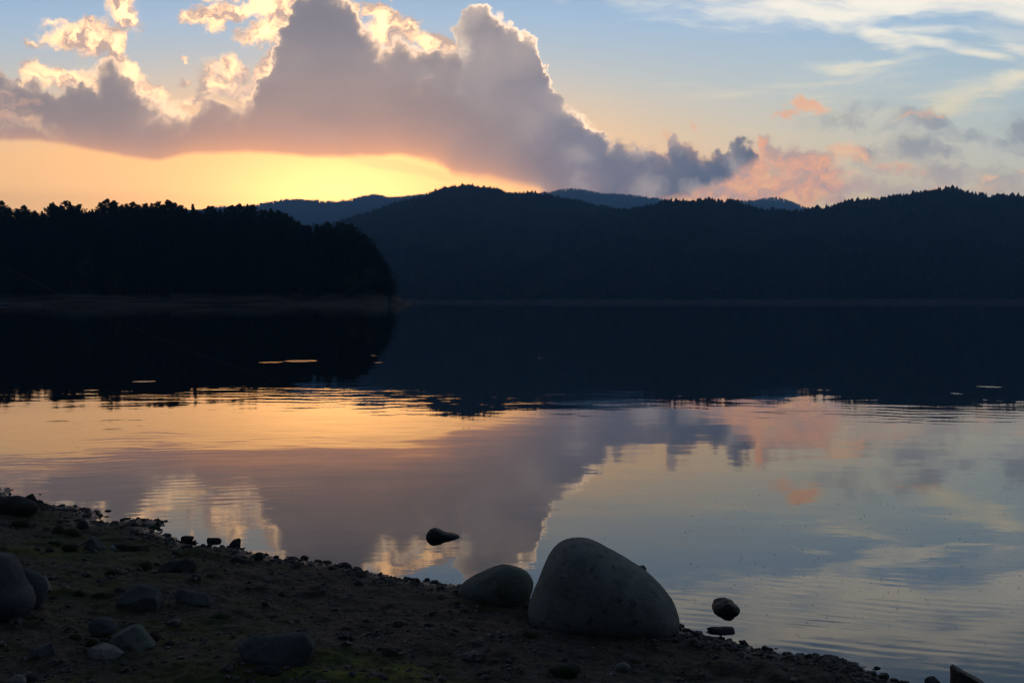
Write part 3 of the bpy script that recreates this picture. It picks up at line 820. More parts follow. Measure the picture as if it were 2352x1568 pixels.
# forests further off: thousands of small conifers in one mesh each (stuff)
def conifer_template(seed, round_=False):
    r = np.random.RandomState(seed)
    V, F = [], []
    tiers = 5; seg = 6
    for t in range(tiers):
        z0 = .12+.80*t/tiers; z1 = z0+.34
        R = (.20*(1-t/tiers)**.8+.04) if not round_ else .26*math.sin(math.pi*(.25+.7*t/tiers))
        i0 = len(V)
        for k in range(seg*2):
            a = math.pi*k/seg+t*.5
            rr = R*(1.0 if k % 2 == 0 else .62)*r.uniform(.75, 1.2)
            V.append((math.cos(a)*rr, math.sin(a)*rr, z0+r.uniform(-.03, .03)))
        V.append((r.uniform(-.02, .02), r.uniform(-.02, .02), min(z1, 1.0)))
        for k in range(seg*2): F.append((i0+k, i0+(k+1) % (seg*2), i0+seg*2))
    return np.array(V), np.array(F)
TPL = [conifer_template(1), conifer_template(2), conifer_template(3, True), conifer_template(4, True), conifer_template(5)]
def forest(name, hill, n_, tlo, thi, hlo, hhi, label, crest=0, seed=0, ulim=None):
    r = np.random.RandomState(seed)
    u0, u1 = ulim or (hill.u0, hill.u1)
    u = r.uniform(u0, u1, n_); t = tlo+(thi-tlo)*r.uniform(0, 1, n_)**.9
    if crest:
        u = np.concatenate([u, np.linspace(u0, u1, crest)+r.uniform(-.5, .5, crest)*(u1-u0)/crest]); t = np.concatenate([t, r.uniform(.93, 1.02, crest)])
    x, y, z = hill.at(u, t)
    h = (hlo+(hhi-hlo)*r.beta(2, 2.6, len(u)))*(1+.5*fbm(u*45, t*14, 3)); kk = r.randint(0, len(TPL), len(u)); rot = r.uniform(0, 6.28, len(u))
    VV, FF = [], []; off = 0
    for k, (tv, tf) in enumerate(TPL):
        ix = np.where(kk == k)[0]
        if not len(ix): continue
        c, s = np.cos(rot[ix])[:, None], np.sin(rot[ix])[:, None]
        hh = h[ix][:, None]; wd = hh*(1.15 if k in (2, 3) else 1.0)
        vx = (tv[None, :, 0]*c-tv[None, :, 1]*s)*wd+x[ix][:, None]
        vy = (tv[None, :, 0]*s+tv[None, :, 1]*c)*wd+y[ix][:, None]
        vz = tv[None, :, 2]*hh+z[ix][:, None]-.3
        V = np.stack([vx, vy, vz], -1).reshape(-1, 3)
        F = (tf[None]+(np.arange(len(ix))*len(tv))[:, None, None]).reshape(-1, 3)+off
        off += len(V); VV.append(V); FF.append(F)
    me = mesh_np(name, np.concatenate(VV), np.concatenate(FF), False, far_leaf)
    return obj(name, me, kind='stuff', label=label, category='forest')
forest('forest', hill_main, 12000, .012, 1.0, 11, 25, 'blue dark forest covering the rounded central hill', crest=260, seed=1, ulim=(-.30, .22))
forest('forest', hill_right, 14000, .012, 1.0, 10, 23, 'near black forest covering the long hill on the right shore', crest=300, seed=2, ulim=(-.09, .62))
forest('forest', ridge_left, 2600, .75, 1.05, 18, 28, 'hazy blue forest on the far ridge left of the central hill', crest=260, seed=3, ulim=(-.30, .0))
forest('forest', ridge_mid, 1600, .8, 1.05, 18, 28, 'hazy blue forest on the far ridge right of the central hill', crest=200, seed=4, ulim=(-.02, .22))
forest('forest', ridge_right, 900, .8, 1.05, 18, 28, 'small hazy blue wooded peak showing behind the right hill', crest=120, seed=5, ulim=(.18, .33))
# leftover wood on top and behind the headland, one mass
forest('forest', head, 420, .70, 1.0, 8, 11, 'dense dark wood filling the top of the left headland behind its skyline trees', seed=6, ulim=(-.60, -.22))
# ------------------------------------------------------------------ stones on the shore
def stone_mat(name, c1, c2, moss=0.0, spots=0.0, rough=.85, scale=1.0, mat_big=False):
    m, n, b = newmat(name)
    p = ocoord(n)
    a = noise(n, p, 5*scale, 5, .6); f = noise(n, p, 42*scale, 4, .7); g = noise(n, mapping(n, p, (3, 3, 3)), 14*scale, 4, .6)
    c = mixc(n, ((a-.5)*2.2+(f-.5)*1.2+.5).clamp(), c1, c2)
    if spots: c = mixc(n, noise(n, p, 24*scale, 2, .5).step(.62, .70)*spots, c, (.02, .02, .018, 1))
    if moss: c = mixc(n, (g+(a-.5)).step(.46, .66)*moss, c, (.045, .062, .016, 1))
    if scale <= 1.0 and mat_big:      # big boulders: broad stains, lichen rings, mud at the foot
        lf = noise(n, mapping(n, p, (7, 1, 2), scale=(1, 1, .55)), 2.6, 5, .65)
        c = mixc(n, (lf-.52).max(0.0)*3.2, c, (.065, .070, .058, 1))
        c = mixc(n, (.46-lf).max(0.0)*2.6, c, (.34, .335, .31, 1))
        li = noise(n, mapping(n, p, (2, 8, 5)), 9, 6, .7)
        c = mixc(n, li.step(.58, .66)*.55, c, (.10, .115, .07, 1))
        _, _, oz = sep(n, p)
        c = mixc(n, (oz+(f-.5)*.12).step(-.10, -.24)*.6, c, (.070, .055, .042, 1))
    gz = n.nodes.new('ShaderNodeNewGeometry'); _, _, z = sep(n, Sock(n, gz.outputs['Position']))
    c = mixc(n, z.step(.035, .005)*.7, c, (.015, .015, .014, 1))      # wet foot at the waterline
    setin(n, b, 'Base Color', c); b.inputs['Roughness'].default_value = rough; b.inputs['Specular IOR Level'].default_value = .3
    bump(n, b, f*.010+g*.012+noise(n, p, 130*scale, 3, .7)*.004, 1.0, .8)
    return m
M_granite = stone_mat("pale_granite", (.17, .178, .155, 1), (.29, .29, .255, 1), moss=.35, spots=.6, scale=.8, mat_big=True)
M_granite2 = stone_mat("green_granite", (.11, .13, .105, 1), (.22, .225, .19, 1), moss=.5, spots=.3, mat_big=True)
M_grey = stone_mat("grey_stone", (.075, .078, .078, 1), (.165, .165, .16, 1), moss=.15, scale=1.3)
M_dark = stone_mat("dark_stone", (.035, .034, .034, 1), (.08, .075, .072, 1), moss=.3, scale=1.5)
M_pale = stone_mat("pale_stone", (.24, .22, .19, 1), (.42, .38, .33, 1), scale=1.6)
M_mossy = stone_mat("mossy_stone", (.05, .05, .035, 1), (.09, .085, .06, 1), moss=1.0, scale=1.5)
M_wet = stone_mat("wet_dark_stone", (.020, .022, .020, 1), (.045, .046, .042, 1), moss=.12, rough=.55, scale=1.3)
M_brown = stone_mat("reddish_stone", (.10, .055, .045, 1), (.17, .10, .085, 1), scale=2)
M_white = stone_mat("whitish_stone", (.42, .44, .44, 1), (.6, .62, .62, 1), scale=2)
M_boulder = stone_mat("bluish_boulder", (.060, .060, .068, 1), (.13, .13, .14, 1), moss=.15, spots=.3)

def ground_hit(px, py):
    d = ray(px, py); t = -CAMH/d.z
    for _ in range(14):
        z = float(land_z(np.array([d.x*t]), np.array([d.y*t]), False)[0])
        t = t*.4+.6*(z-CAMH)/d.z
    return d.x*t, d.y*t, z

def resample(poly, n_):
    P = np.array(poly, float); Q = np.vstack([P, P[:1]])
    L = np.r_[0, np.cumsum(np.hypot(*np.diff(Q, axis=0).T))]
    s = np.linspace(0, L[-1], n_, endpoint=False)
    return np.stack([np.interp(s, L, Q[:, 0]), np.interp(s, L, Q[:, 1])], 1)
def chaikin(P, it=2):
    P = np.array(P, float)
    for _ in range(it):
        Q = np.roll(P, -1, 0)
        P = np.stack([P*.75+Q*.25, P*.25+Q*.75], 1).reshape(-1, 2)
    return P

def rock(crop, poly, label, mat, kind='angular', depth=.75, water=None, name='rock', group='stones scattered over the muddy shore', seed=None, sink=.55, rough=1.0):
    """outline traced in the photo, given a real distance, size and thickness, and bedded in the shore (or in shallow water)"""
    pts = [CONV[crop](*q) for q in poly]
    xs = [q[0] for q in pts]; ys = [q[1] for q in pts]
    cxp = (min(xs)+max(xs))/2; bot = max(ys)
    if water is not None:
        wl = CONV[crop](0, water)[1]
        x0_, y0_ = on_water(cxp, wl); yb = y0_
    else:
        hx, hy, hz_ = ground_hit(cxp, bot-(bot-min(ys))*.12); yb = hy
    width = (max(xs)-min(xs))/FPX*yb; height = (bot-min(ys))/FPX*yb
    dh = depth*.5*min(width, max(height*1.5, width*.55))
    yc = yb+dh*(sink if water is None else .0)
    if water is not None and kind != 'smooth': dh *= 1.5
    out = []
    for q in pts:
        d = ray(*q); t = yc/d.y
        out.append((d.x*t, CAMH+d.z*t))
    out = np.array(out)
    cen = (out.min(0)+out.max(0))/2
    out = out-cen
    sd_ = seed if seed is not None else abs(hash(label)) % 9973
    sd_ = sum(ord(ch)*(i+3) for i, ch in enumerate(label)) % 9973
    r = np.random.RandomState(sd_)
    size = max(width, height)
    bm = bmesh.new()
    if kind == 'smooth':
        N = 72
        C = resample(chaikin(out, 3), N)
        M = 30
        rings = []
        for k in range(1, M):
            ph = -math.pi/2+math.pi*k/M
            c = math.cos(ph)**.78; s = math.sin(ph)
            rings.append([bm.verts.new((q[0]*c, dh*s, q[1]*c)) for q in C])
        f0 = bm.verts.new((0, -dh*1.0, 0)); f1 = bm.verts.new((0, dh*1.0, 0))
        for a, c_ in zip(rings[:-1], rings[1:]):
            for k in range(N): bm.faces.new((a[k], a[(k+1) % N], c_[(k+1) % N], c_[k]))
        for k in range(N):
            bm.faces.new((f0, rings[0][(k+1) % N], rings[0][k])); bm.faces.new((f1, rings[-1][k], rings[-1][(k+1) % N]))
        bmesh.ops.recalc_face_normals(bm, faces=bm.faces)
        bm.normal_update()
        off = Vector((sd_ % 31, sd_ % 17, 0))
        for v in bm.verts:
            q = v.co/size
            v.co += v.normal*size*rough*(.030*mnoise.fractal(q*2.2+off, .9, 2, 3)+.004*mnoise.fractal(q*14+off, .7, 2, 3))
    else:
        C = np.array(out)
        if len(C) > 11: C = resample(C, 11)
        for fy_, sc_, ju in ((-1.0, .66, .16), (-.1, .98, .03), (.35, 1.0, .0), (1.0, .6, .14)):
            for q in C:
                s = sc_+r.uniform(-ju, ju)
                sx = q[0]*s; sz_ = q[1]*s
                if kind == 'slab' and fy_ < 0: sx = q[0]*(1 if fy_ > -.9 else .9); sz_ = q[1]*(.9 if fy_ > -.9 else (.30 if q[1] > 0 else 1))
                bm.verts.new((sx, dh*(fy_+r.uniform(-.1, .1)), sz_))
        hull = bmesh.ops.convex_hull(bm, input=bm.verts)
        bmesh.ops.delete(bm, geom=[v for v in bm.verts if not v.link_faces], context='VERTS')
        for k in range(5 if water is None else 2):                      # broken faces toward the open side
            nv = Vector((r.uniform(-.8, .8), -r.uniform(.5, 1.0), r.uniform(-.1, .9))).normalized()
            sup = max(v.co.dot(nv) for v in bm.verts)
            res = bmesh.ops.bisect_plane(bm, geom=list(bm.verts)+list(bm.edges)+list(bm.faces), plane_co=nv*sup*r.uniform(.70, .88), plane_no=nv, clear_outer=True)
            ed = [e for e in res['geom_cut'] if isinstance(e, bmesh.types.BMEdge)]
            if len(ed) > 2: bmesh.ops.holes_fill(bm, edges=ed, sides=0)
        bmesh.ops.dissolve_limit(bm, angle_limit=.22, verts=bm.verts, edges=bm.edges)
        bmesh.ops.bevel(bm, geom=list(bm.edges), offset=size*.010, segments=1, affect='EDGES', clamp_overlap=True)
        bmesh.ops.triangulate(bm, faces=bm.faces)
        for _ in range(3):
            long_ = [e for e in bm.edges if e.calc_length() > size*.07]
            if not long_: break
            bmesh.ops.subdivide_edges(bm, edges=long_, cuts=1)
            bmesh.ops.triangulate(bm, faces=[f for f in bm.faces if len(f.verts) > 3])
        bmesh.ops.recalc_face_normals(bm, faces=bm.faces); bm.normal_update()
        off = Vector((sd_ % 31, sd_ % 17, 0))
        for v in bm.verts:
            q = v.co/size
            v.co += v.normal*size*rough*(.012*mnoise.fractal(q*3+off, .8, 2, 4)+.008*mnoise.fractal(q*11+off, .8, 2, 3))
    me = bpy.data.meshes.new(name)
    bm.to_mesh(me); bm.free()
    me.polygons.foreach_set('use_smooth', np.full(len(me.polygons), True))
    me.materials.append(mat)
    if kind != 'smooth':
        try: me.set_sharp_from_angle(angle=math.radians(17))
        except Exception: pass
    o = obj(name, me, label=label, category='boulder' if name == 'boulder' else 'rock')
    if group: o['group'] = group
    o.location = (cen[0], yc, cen[1])
    return o
def bx(x0, x1, y0, y1, sk=0.0):
    """rough lump outline inside a box"""
    w_, h_ = x1-x0, y1-y0
    return [(x0, y0+h_*.68), (x0+w_*.10, y0+h_*.30), (x0+w_*(.34+sk), y0), (x0+w_*(.62+sk), y0+h_*.05), (x0+w_*.88, y0+h_*.32), (x1, y0+h_*.72), (x0+w_*.86, y1), (x0+w_*.14, y1)]

G0 = 'boulders standing at the water edge'
rock('B', [(1480, 640), (1540, 612), (1620, 605), (1700, 614), (1790, 652), (1880, 702), (1980, 762), (2080, 822), (2170, 900), (2240, 985), (2285, 1080), (2300, 1160), (2280, 1230), (2230, 1268), (2130, 1285), (1980, 1285), (1800, 1272), (1640, 1268), (1480, 1252), (1370, 1232),
           (1305, 1170), (1280, 1100), (1290, 1020), (1318, 950), (1345, 890), (1362, 830), (1385, 765), (1425, 690)],
     'largest smooth pale grey boulder, egg-shaped, leaning at the water edge', M_granite, 'smooth', .85, name='boulder', group=None, sink=.5, rough=.5)
rock('B', [(850, 882), (920, 845), (1010, 802), (1095, 770), (1180, 776), (1250, 802), (1295, 840), (1318, 890), (1312, 950), (1290, 1010), (1262, 1048), (1205, 1072), (1120, 1078), (1030, 1072), (930, 1060), (860, 1020), (818, 980), (808, 930)],
     'rounded grey-green boulder just left of the largest pale boulder', M_granite2, 'smooth', .9, name='boulder', group=None, rough=.6)
rock('A', [(-300, 800), (-180, 715), (-60, 690), (40, 700), (92, 752), (130, 850), (170, 915), (215, 960), (236, 1035), (205, 1100), (110, 1175), (0, 1205), (-150, 1215), (-300, 1200), (-350, 1000)],
     'big rough bluish boulder cut off by the left edge of the photo', M_boulder, 'smooth', .8, name='boulder', group=None, rough=1.0)
rock('A', [(60, 860), (110, 805), (175, 790), (245, 815), (297, 868), (318, 930), (305, 1005), (272, 1060), (200, 1100), (100, 1100), (50, 1000)],
     'smooth blue-grey boulder tucked behind the big one at the left edge', M_boulder, 'smooth', .8, name='boulder', group=None, rough=.7)
rock('D', [(-90, 560), (-60, 440), (0, 350), (80, 326), (200, 322), (320, 335), (400, 375), (490, 395), (560, 430), (600, 500), (570, 580), (470, 635), (330, 660), (150, 670), (0, 650)],
     'broad black humped boulder on the shore at the upper left', M_dark, 'smooth', .8, name='boulder', group=None, rough=1.1)
rock('D', [(370, 350), (440, 312), (480, 290), (505, 292), (520, 325), (530, 365), (575, 400), (560, 480), (400, 440)], 'dark rock with a raised point behind the black humped boulder', M_dark, sink=.6)
rock('D', [(575, 400), (600, 388), (650, 388), (678, 420), (682, 470), (695, 505), (640, 525), (590, 500)], 'dark knobbly rock at the right end of the black humped boulder', M_dark)
rock('D', bx(-30, 110, 355, 480), 'dull mossy rock on the left edge behind the black humped boulder', M_mossy)
rock('D', [(165, 790), (200, 720), (280, 690), (380, 695), (450, 730), (470, 790), (440, 815), (220, 815)], 'squat moss-covered stone below the black humped boulder', M_mossy, 'smooth', rough=1.6)
rock('D', bx(655, 815, 815, 895), 'small dark blue stone left of three mossy ones', M_dark)
rock('D', bx(810, 1050, 775, 960), 'middle mossy stone of the clump above the pale triangular rock', M_mossy, 'smooth', rough=1.8)
rock('D', bx(1020, 1290, 810, 975), 'lower right mossy stone of the clump above the pale triangular rock', M_mossy, 'smooth', rough=1.8)
rock('D', bx(1200, 1390, 700, 860), 'dark stone at the top right of the mossy clump near the inlet', M_dark)
rock('D', bx(690, 980, 1020, 1095), 'long flat mossy stone on the mud left of the pale triangular rock', M_mossy)
rock('D', bx(700, 850, 1130, 1200), 'small dark flat stone under the long flat mossy one', M_dark)
rock('D', bx(520, 630, 1130, 1190), 'tiny dark stone far left of the driftwood piece', M_dark)
rock('D', [(950, 1120), (1040, 1060), (1150, 1070), (1230, 1090), (1215, 1180), (1100, 1200), (980, 1180)], 'mossy hump pressed against the driftwood piece', M_mossy, 'smooth', rough=1.6)
rock('D', [(1290, 1190), (1340, 1060), (1420, 950), (1460, 960), (1530, 1020), (1600, 1100), (1655, 1150), (1560, 1190), (1400, 1200)], 'pale triangular rock with two sloping faces beside the driftwood', M_grey)
rock('D', bx(1730, 1812, 1095, 1172), 'tiny round white stone beside a dark mossy slab', M_white, 'smooth', name='stone')
rock('D', [(1800, 1160), (1830, 1080), (1950, 1050), (2040, 1080), (2130, 1100), (2330, 1110), (2340, 1180), (2200, 1210), (1900, 1200)], 'long dark mossy slab right of the tiny white stone', M_mossy)
rock('D', bx(1840, 1980, 955, 1030), 'small brown mossy lump above the long dark slab', M_mossy)
rock('D', bx(190, 375, 1315, 1395), 'dark teal flat stone above the left-edge boulders', M_dark, 'smooth')
rock('D', bx(1725, 1885, 712, 765), 'flat pale stone at the head of the small inlet', M_grey)
# driftwood piece
V, F = tube([(0, 0, 0), (.022, .013, .015), (.05, .023, .035), (.075, .04, .05)], [.011, .013, .012, .010], 9)
V += [(0, 0, 0), (.075, .04, .05)]
F3 = [(k, (k+1) % 9, len(V)-2) for k in range(9)]+[(27+k, 27+(k+1) % 9, len(V)-1) for k in range(9)]
wood_m, n, b = newmat("driftwood")
setin(n, b, 'Base Color', mixc(n, noise(n, mapping(n, ocoord(n), rot=(0, .6, 0), scale=(3, 20, 20)), 4, 4), (.09, .07, .055, 1), (.24, .19, .16, 1)))
b.inputs['Roughness'].default_value = .9
dw = obj('driftwood', mesh_np('driftwood', V, [np.array(F), np.array(F3)], True, wood_m), label='short stub of pale driftwood leaning on the triangular rock', category='driftwood')
gx, gy, gz_ = ground_hit(*D_(1225, 1175)); dw.location = (gx, gy, gz_+.02)

g1 = 'dark stones standing at the inlet of still water'
rock('G', [(410, 350), (425, 318), (470, 308), (560, 315), (586, 328), (575, 365), (550, 400), (480, 405), (425, 395)], 'dark bowl-shaped stone, leftmost of three at the waterline', M_wet, group=g1)
rock('G', [(560, 395), (580, 372), (612, 368), (626, 390), (622, 420), (570, 425)], 'small dark stone touching the bowl-shaped one at the waterline', M_wet, group=g1)
rock('G', [(745, 350), (755, 335), (840, 342), (920, 338), (945, 345), (970, 400), (945, 440), (900, 425), (850, 410), (760, 415)], 'flat dark stone propped level at the waterline, middle of three', M_wet, group=g1, sink=.1, depth=.5)
rock('G', [(775, 410), (825, 405), (835, 440), (810, 470), (800, 490), (770, 490), (782, 450)], 'dark foot stone holding up the propped flat one', M_wet, group=g1)
rock('G', [(1058, 440), (1090, 390), (1130, 358), (1190, 343), (1218, 352), (1214, 420), (1210, 490), (1140, 488), (1062, 470)], 'dark upright wedge-shaped stone, rightmost of three at the waterline', M_wet, group=g1)
rock('G', [(1390, 600), (1400, 550), (1445, 528), (1495, 532), (1524, 560), (1524, 620), (1510, 655), (1420, 660)], 'dark rounded stone on the wet gravel right of the wedge', M_wet, 'smooth')
rock('G', bx(1525, 1600, 540, 585), 'small wet stone just right of the dark rounded one', M_wet)
rock('G', [(1070, 655), (1105, 600), (1160, 588), (1220, 620), (1330, 640), (1375, 665), (1300, 680), (1120, 680)], 'long low dark stone left of the dark rounded one', M_dark)
rock('G', bx(2015, 2135, 572, 625), 'low dark stone alone in the shallows near the gravel edge', M_wet, water=612, group=None)
rock('G', bx(290, 400, 505, 585, -.15), 'dark pointed stone on the mud below the bowl-shaped one', M_dark)
rock('G', bx(420, 580, 420, 495), 'wet dark stone just under the bowl-shaped one', M_wet)
rock('G', [(90, 790), (130, 725), (200, 668), (330, 655), (420, 645), (480, 615), (530, 635), (600, 680), (636, 722), (605, 790), (560, 822), (300, 832), (120, 822)], 'large black broad rock in the middle of the mud flat', M_dark, 'angular')
rock('A', [(935, 760), (960, 745), (1000, 745), (1022, 775), (1020, 797), (940, 795)], 'squarish brown-green stone left of the large black broad rock', M_mossy)
rock('A', bx(700, 812, 798, 842), 'low mossy stone with a thin slab in front of it', M_mossy, 'smooth')
rock('A', [(712, 845), (745, 838), (782, 858), (770, 868), (720, 862)], 'thin pale slab lying before a low mossy stone', M_grey)
rock('A', [(645, 870), (672, 860), (705, 875), (700, 884), (650, 884)], 'thin blue-grey sliver of stone on the mud', M_grey)
rock('A', bx(755, 855, 922, 965), 'dark lump just behind the angular grey slab', M_dark)
rock('A', [(590, 985), (640, 955), (700, 945), (765, 965), (770, 985), (680, 998)], 'low mossy ledge left of the angular grey slab', M_mossy)
rock('A', bx(485, 585, 935, 985), 'low dark mossy lump right of the left-edge boulders', M_mossy, 'smooth')
rock('A', [(800, 985), (830, 950), (868, 922), (935, 903), (1010, 912), (1050, 930), (1086, 955), (1088, 1020), (1085, 1082), (1010, 1088), (920, 1072), (860, 1062), (822, 1066)], 'angular grey slab with a sloping top, left of the wavy blue-grey rock', M_grey, 'slab', .8)
rock('G', [(320, 1070), (360, 1018), (440, 1008), (520, 1035), (590, 1085), (700, 1062), (770, 1100), (800, 1160), (885, 1205), (900, 1240), (700, 1255), (480, 1262), (390, 1235), (345, 1150)], 'wavy blue-grey rock tapering to a dark tail on the right', M_grey)
rock('G', [(575, 1398), (700, 1372), (800, 1348), (880, 1308), (980, 1320), (1080, 1368), (1180, 1410), (1258, 1452), (1150, 1480), (900, 1492), (700, 1475), (620, 1440)], 'low wide rock with a long peak, lying in front of the wavy one', M_mossy)
rock('G', [(1688, 1130), (1730, 1075), (1790, 1042), (1825, 1080), (1875, 1150), (1800, 1160), (1710, 1155)], 'small triangular stone alone on the open gravel', M_dark)
rock('G', bx(2020, 2150, 1060, 1115), 'small dark stone right of the lone triangular one', M_dark)
rock('G', bx(1040, 1150, 742, 795), 'small dark stone on the gravel between shore and rocks', M_dark)
rock('G', bx(1300, 1390, 915, 955), 'tiny flat brown stone out on the open gravel', M_mossy)
rock('A', [(595, 1195), (605, 1155), (650, 1128), (695, 1120), (745, 1132), (783, 1170), (785, 1215), (740, 1240), (690, 1262), (620, 1250)], 'rounded pitted grey rock touching the greenish pointed one', M_grey, 'smooth', rough=1.8)
rock('A', [(735, 1275), (800, 1215), (860, 1188), (905, 1173), (945, 1192), (990, 1255), (1035, 1312), (1000, 1345), (900, 1365), (832, 1360), (780, 1325)], 'greenish pointed rock with a pale right edge', M_granite2)
rock('A', [(580, 1362), (610, 1325), (650, 1312), (695, 1303), (770, 1320), (830, 1362), (805, 1395), (700, 1420), (620, 1408)], 'pale flat-topped stone, brightest of the group at the lower left', M_pale)
rock('A', bx(575, 680, 1255, 1320), 'sunken mossy lump between the pitted rock and the pale stone', M_mossy, 'smooth')
rock('A', [(193, 1352), (215, 1330), (290, 1308), (345, 1296), (360, 1330), (372, 1385), (355, 1412), (270, 1412), (205, 1395)], 'blue-grey block with a flat face at the lower left', M_grey)
rock('A', [(1600, 1300), (1625, 1268), (1700, 1250), (1790, 1246), (1870, 1262), (1950, 1246), (2080, 1230), (2118, 1272), (2105, 1350), (2085, 1435), (2000, 1458), (1850, 1452), (1700, 1448), (1640, 1430), (1608, 1370)], 'wide dark block with a notched flat top at the bottom of the photo', M_grey, 'slab', .7)
rock('A', bx(1700, 1900, 1445, 1510), 'low dark rock half buried before the notched block', M_dark)
rock('A', [(1000, 1235), (1015, 1210), (1060, 1203), (1078, 1240), (1070, 1285), (1025, 1290)], 'small reddish brown stone right of the greenish pointed rock', M_brown, 'smooth')
rock('A', bx(1105, 1182, 1278, 1312), 'small dark stone right of the reddish brown one', M_dark)
rock('A', bx(465, 548, 1230, 1268), 'low brown stone left of the rounded pitted rock', M_mossy)
rock('A', [(270, 838), (300, 838), (325, 880), (343, 932), (322, 958), (280, 950)], 'pale jagged stone peeping from behind the blue-grey boulder', M_pale)
rock('A', [(68, 1545), (95, 1512), (130, 1505), (165, 1525), (178, 1560), (150, 1600), (80, 1600)], 'pale lumpy stone on the bottom edge at the left', M_pale, 'smooth', rough=2)
rock('A', bx(160, 262, 1498, 1560), 'dark green stone beside the pale lumpy one on the bottom edge', M_dark, 'smooth')
rock('B', bx(1228, 1342, 1212, 1268), 'small brown stone pressed under the largest boulder at its left foot', M_mossy)
rock('B', [(1400, 1475), (1450, 1438), (1540, 1425), (1620, 1440), (1642, 1490), (1600, 1528), (1480, 1530)], 'moss-grown lump in front of the largest boulder', M_mossy, 'smooth', rough=1.8)
rock('B', [(1855, 1470), (1875, 1435), (1920, 1423), (1962, 1438), (1972, 1470), (1940, 1490), (1880, 1488)], 'smooth grey pebble on the bottom right of the beach', M_granite, 'smooth', name='pebble')
rock('B', bx(1930, 2050, 1395, 1450), 'dark lump behind the smooth grey pebble', M_mossy, 'smooth')
rock('B', bx(290, 410, 1322, 1388), 'dark mossy lump left of centre near the bottom edge', M_dark)
rock('B', bx(105, 178, 872, 918), 'small dark stone on the gravel left of the two boulders', M_dark)
rock('B', bx(508, 560, 857, 900), 'small greenish stone right at the gravel edge', M_wet)
rock('B', bx(0, 98, 752, 800), 'low black stones ledge at the water edge', M_wet)
rock('C', bx(585, 642, 1312, 1350), 'dark stone on the gravel spit right of the largest boulder', M_wet)
rock('C', bx(662, 715, 1328, 1350), 'smaller flat dark stone next to the one on the gravel spit', M_wet)
rock('C', bx(820, 885, 1425, 1462), 'dark pebble low on the gravel spit', M_wet)
# stones standing in the lake
rock('B', [(594, 590), (595, 560), (612, 532), (640, 520), (675, 525), (720, 548), (770, 556), (815, 572), (828, 586), (790, 625), (700, 650), (620, 640)], 'smooth dark oval rock alone in the water', M_wet, 'smooth', .7, water=582, group=None)
rock('B', [(1990, 800), (2010, 785), (2040, 782), (2058, 773), (2078, 795), (2062, 818), (2030, 830), (1980, 850)], 'dark tip of a rock peeping out behind the largest boulder', M_wet, water=806, group=None)
rock('C', [(256, 1064), (272, 1030), (305, 1008), (332, 996), (355, 994), (385, 1008), (412, 1040), (424, 1045), (440, 1066), (444, 1090), (350, 1105), (250, 1090)], 'black peaked rock standing in the water right of the largest boulder', M_wet, 'smooth', 1.5, water=1062, group=None, rough=2.2)
rock('C', [(218, 1200), (245, 1190), (300, 1187), (340, 1191), (394, 1187), (408, 1205), (405, 1225), (350, 1255), (270, 1250)], 'low flat-topped black rock in the shallows below the peaked one', M_wet, 'slab', water=1214, group=None)
rock('C', [(1885, 1640), (1883, 1500), (1880, 1465), (1905, 1460), (1950, 1488), (2000, 1505), (2040, 1535), (2090, 1560), (2120, 1640)], 'black jagged rock rising from the water at the bottom right', M_wet, water=1600, group=None)
rock('C', [(1690, 1560), (1715, 1530), (1752, 1520), (1790, 1555), (1800, 1590), (1740, 1610)], 'grey stone breaking the water beside the black jagged rock', M_grey, water=1568, group=None)
rock('D', bx(605, 650, 288, 306), 'tiny dark stone in the water off the black humped boulder', M_wet, water=300, group=None)
rock('D', [(1640, 556), (1665, 540), (1700, 538), (1735, 548), (1745, 560), (1700, 572), (1650, 570)], 'tiny dark stone in the water off the left spit', M_wet, water=560, group=None)
rock('D', bx(1500, 1545, 560, 600), 'small round stone at the tip of the left spit', M_wet)
rock('D', bx(680, 742, 440, 474), 'small flat stone in the water by the black humped boulder', M_wet, water=462, group=None)

# ------------------------------------------------------------------ gravel (nobody could count it)
r = np.random.RandomState(3)
gu = r.uniform(-.66, .60, 60000); gy_ = 2.6*np.exp(r.uniform(0, math.log(9.5/2.6), 60000)); gx_ = gu*gy_
dd = shore_dist(gx_, gy_)
clump = fbm(gx_*1.7+9, gy_*1.7, 3)
dens = np.where(dd < 0, np.clip(1+dd/.10, 0, 1)*.8, np.where(dd < .30, 1.0, .15+.6*np.clip(clump, 0, 1)))
keep = (r.uniform(0, 1, len(dd)) < dens*.62)
gx_, gy_, dd = gx_[keep], gy_[keep], dd[keep]
gz_ = land_z(gx_, gy_)
ng = len(gx_)
print('gravel', ng)
phi = (1+5**.5)/2
ico = np.array([(-1, phi, 0), (1, phi, 0), (-1, -phi, 0), (1, -phi, 0), (0, -1, phi), (0, 1, phi), (0, -1, -phi), (0, 1, -phi), (phi, 0, -1), (phi, 0, 1), (-phi, 0, -1), (-phi, 0, 1)])/1.902
icf = np.array([(0, 11, 5), (0, 5, 1), (0, 1, 7), (0, 7, 10), (0, 10, 11), (1, 5, 9), (5, 11, 4), (11, 10, 2), (10, 7, 6), (7, 1, 8), (3, 9, 4), (3, 4, 2), (3, 2, 6), (3, 6, 8), (3, 8, 9), (4, 9, 5), (2, 4, 11), (6, 2, 10), (8, 6, 7), (9, 8, 1)])
sz = .0025+.0045*r.exponential(1, ng)
sz = np.where((dd < .22) & (r.uniform(0, 1, ng) < .20), r.uniform(.010, .024, ng), sz)
sz = np.where((dd < .5) & (r.uniform(0, 1, ng) < .012), r.uniform(.012, .030, ng), sz)
sz = np.clip(sz, .002, .034)
vv = ico[None]*r.uniform(.65, 1.3, (ng, 12, 1))
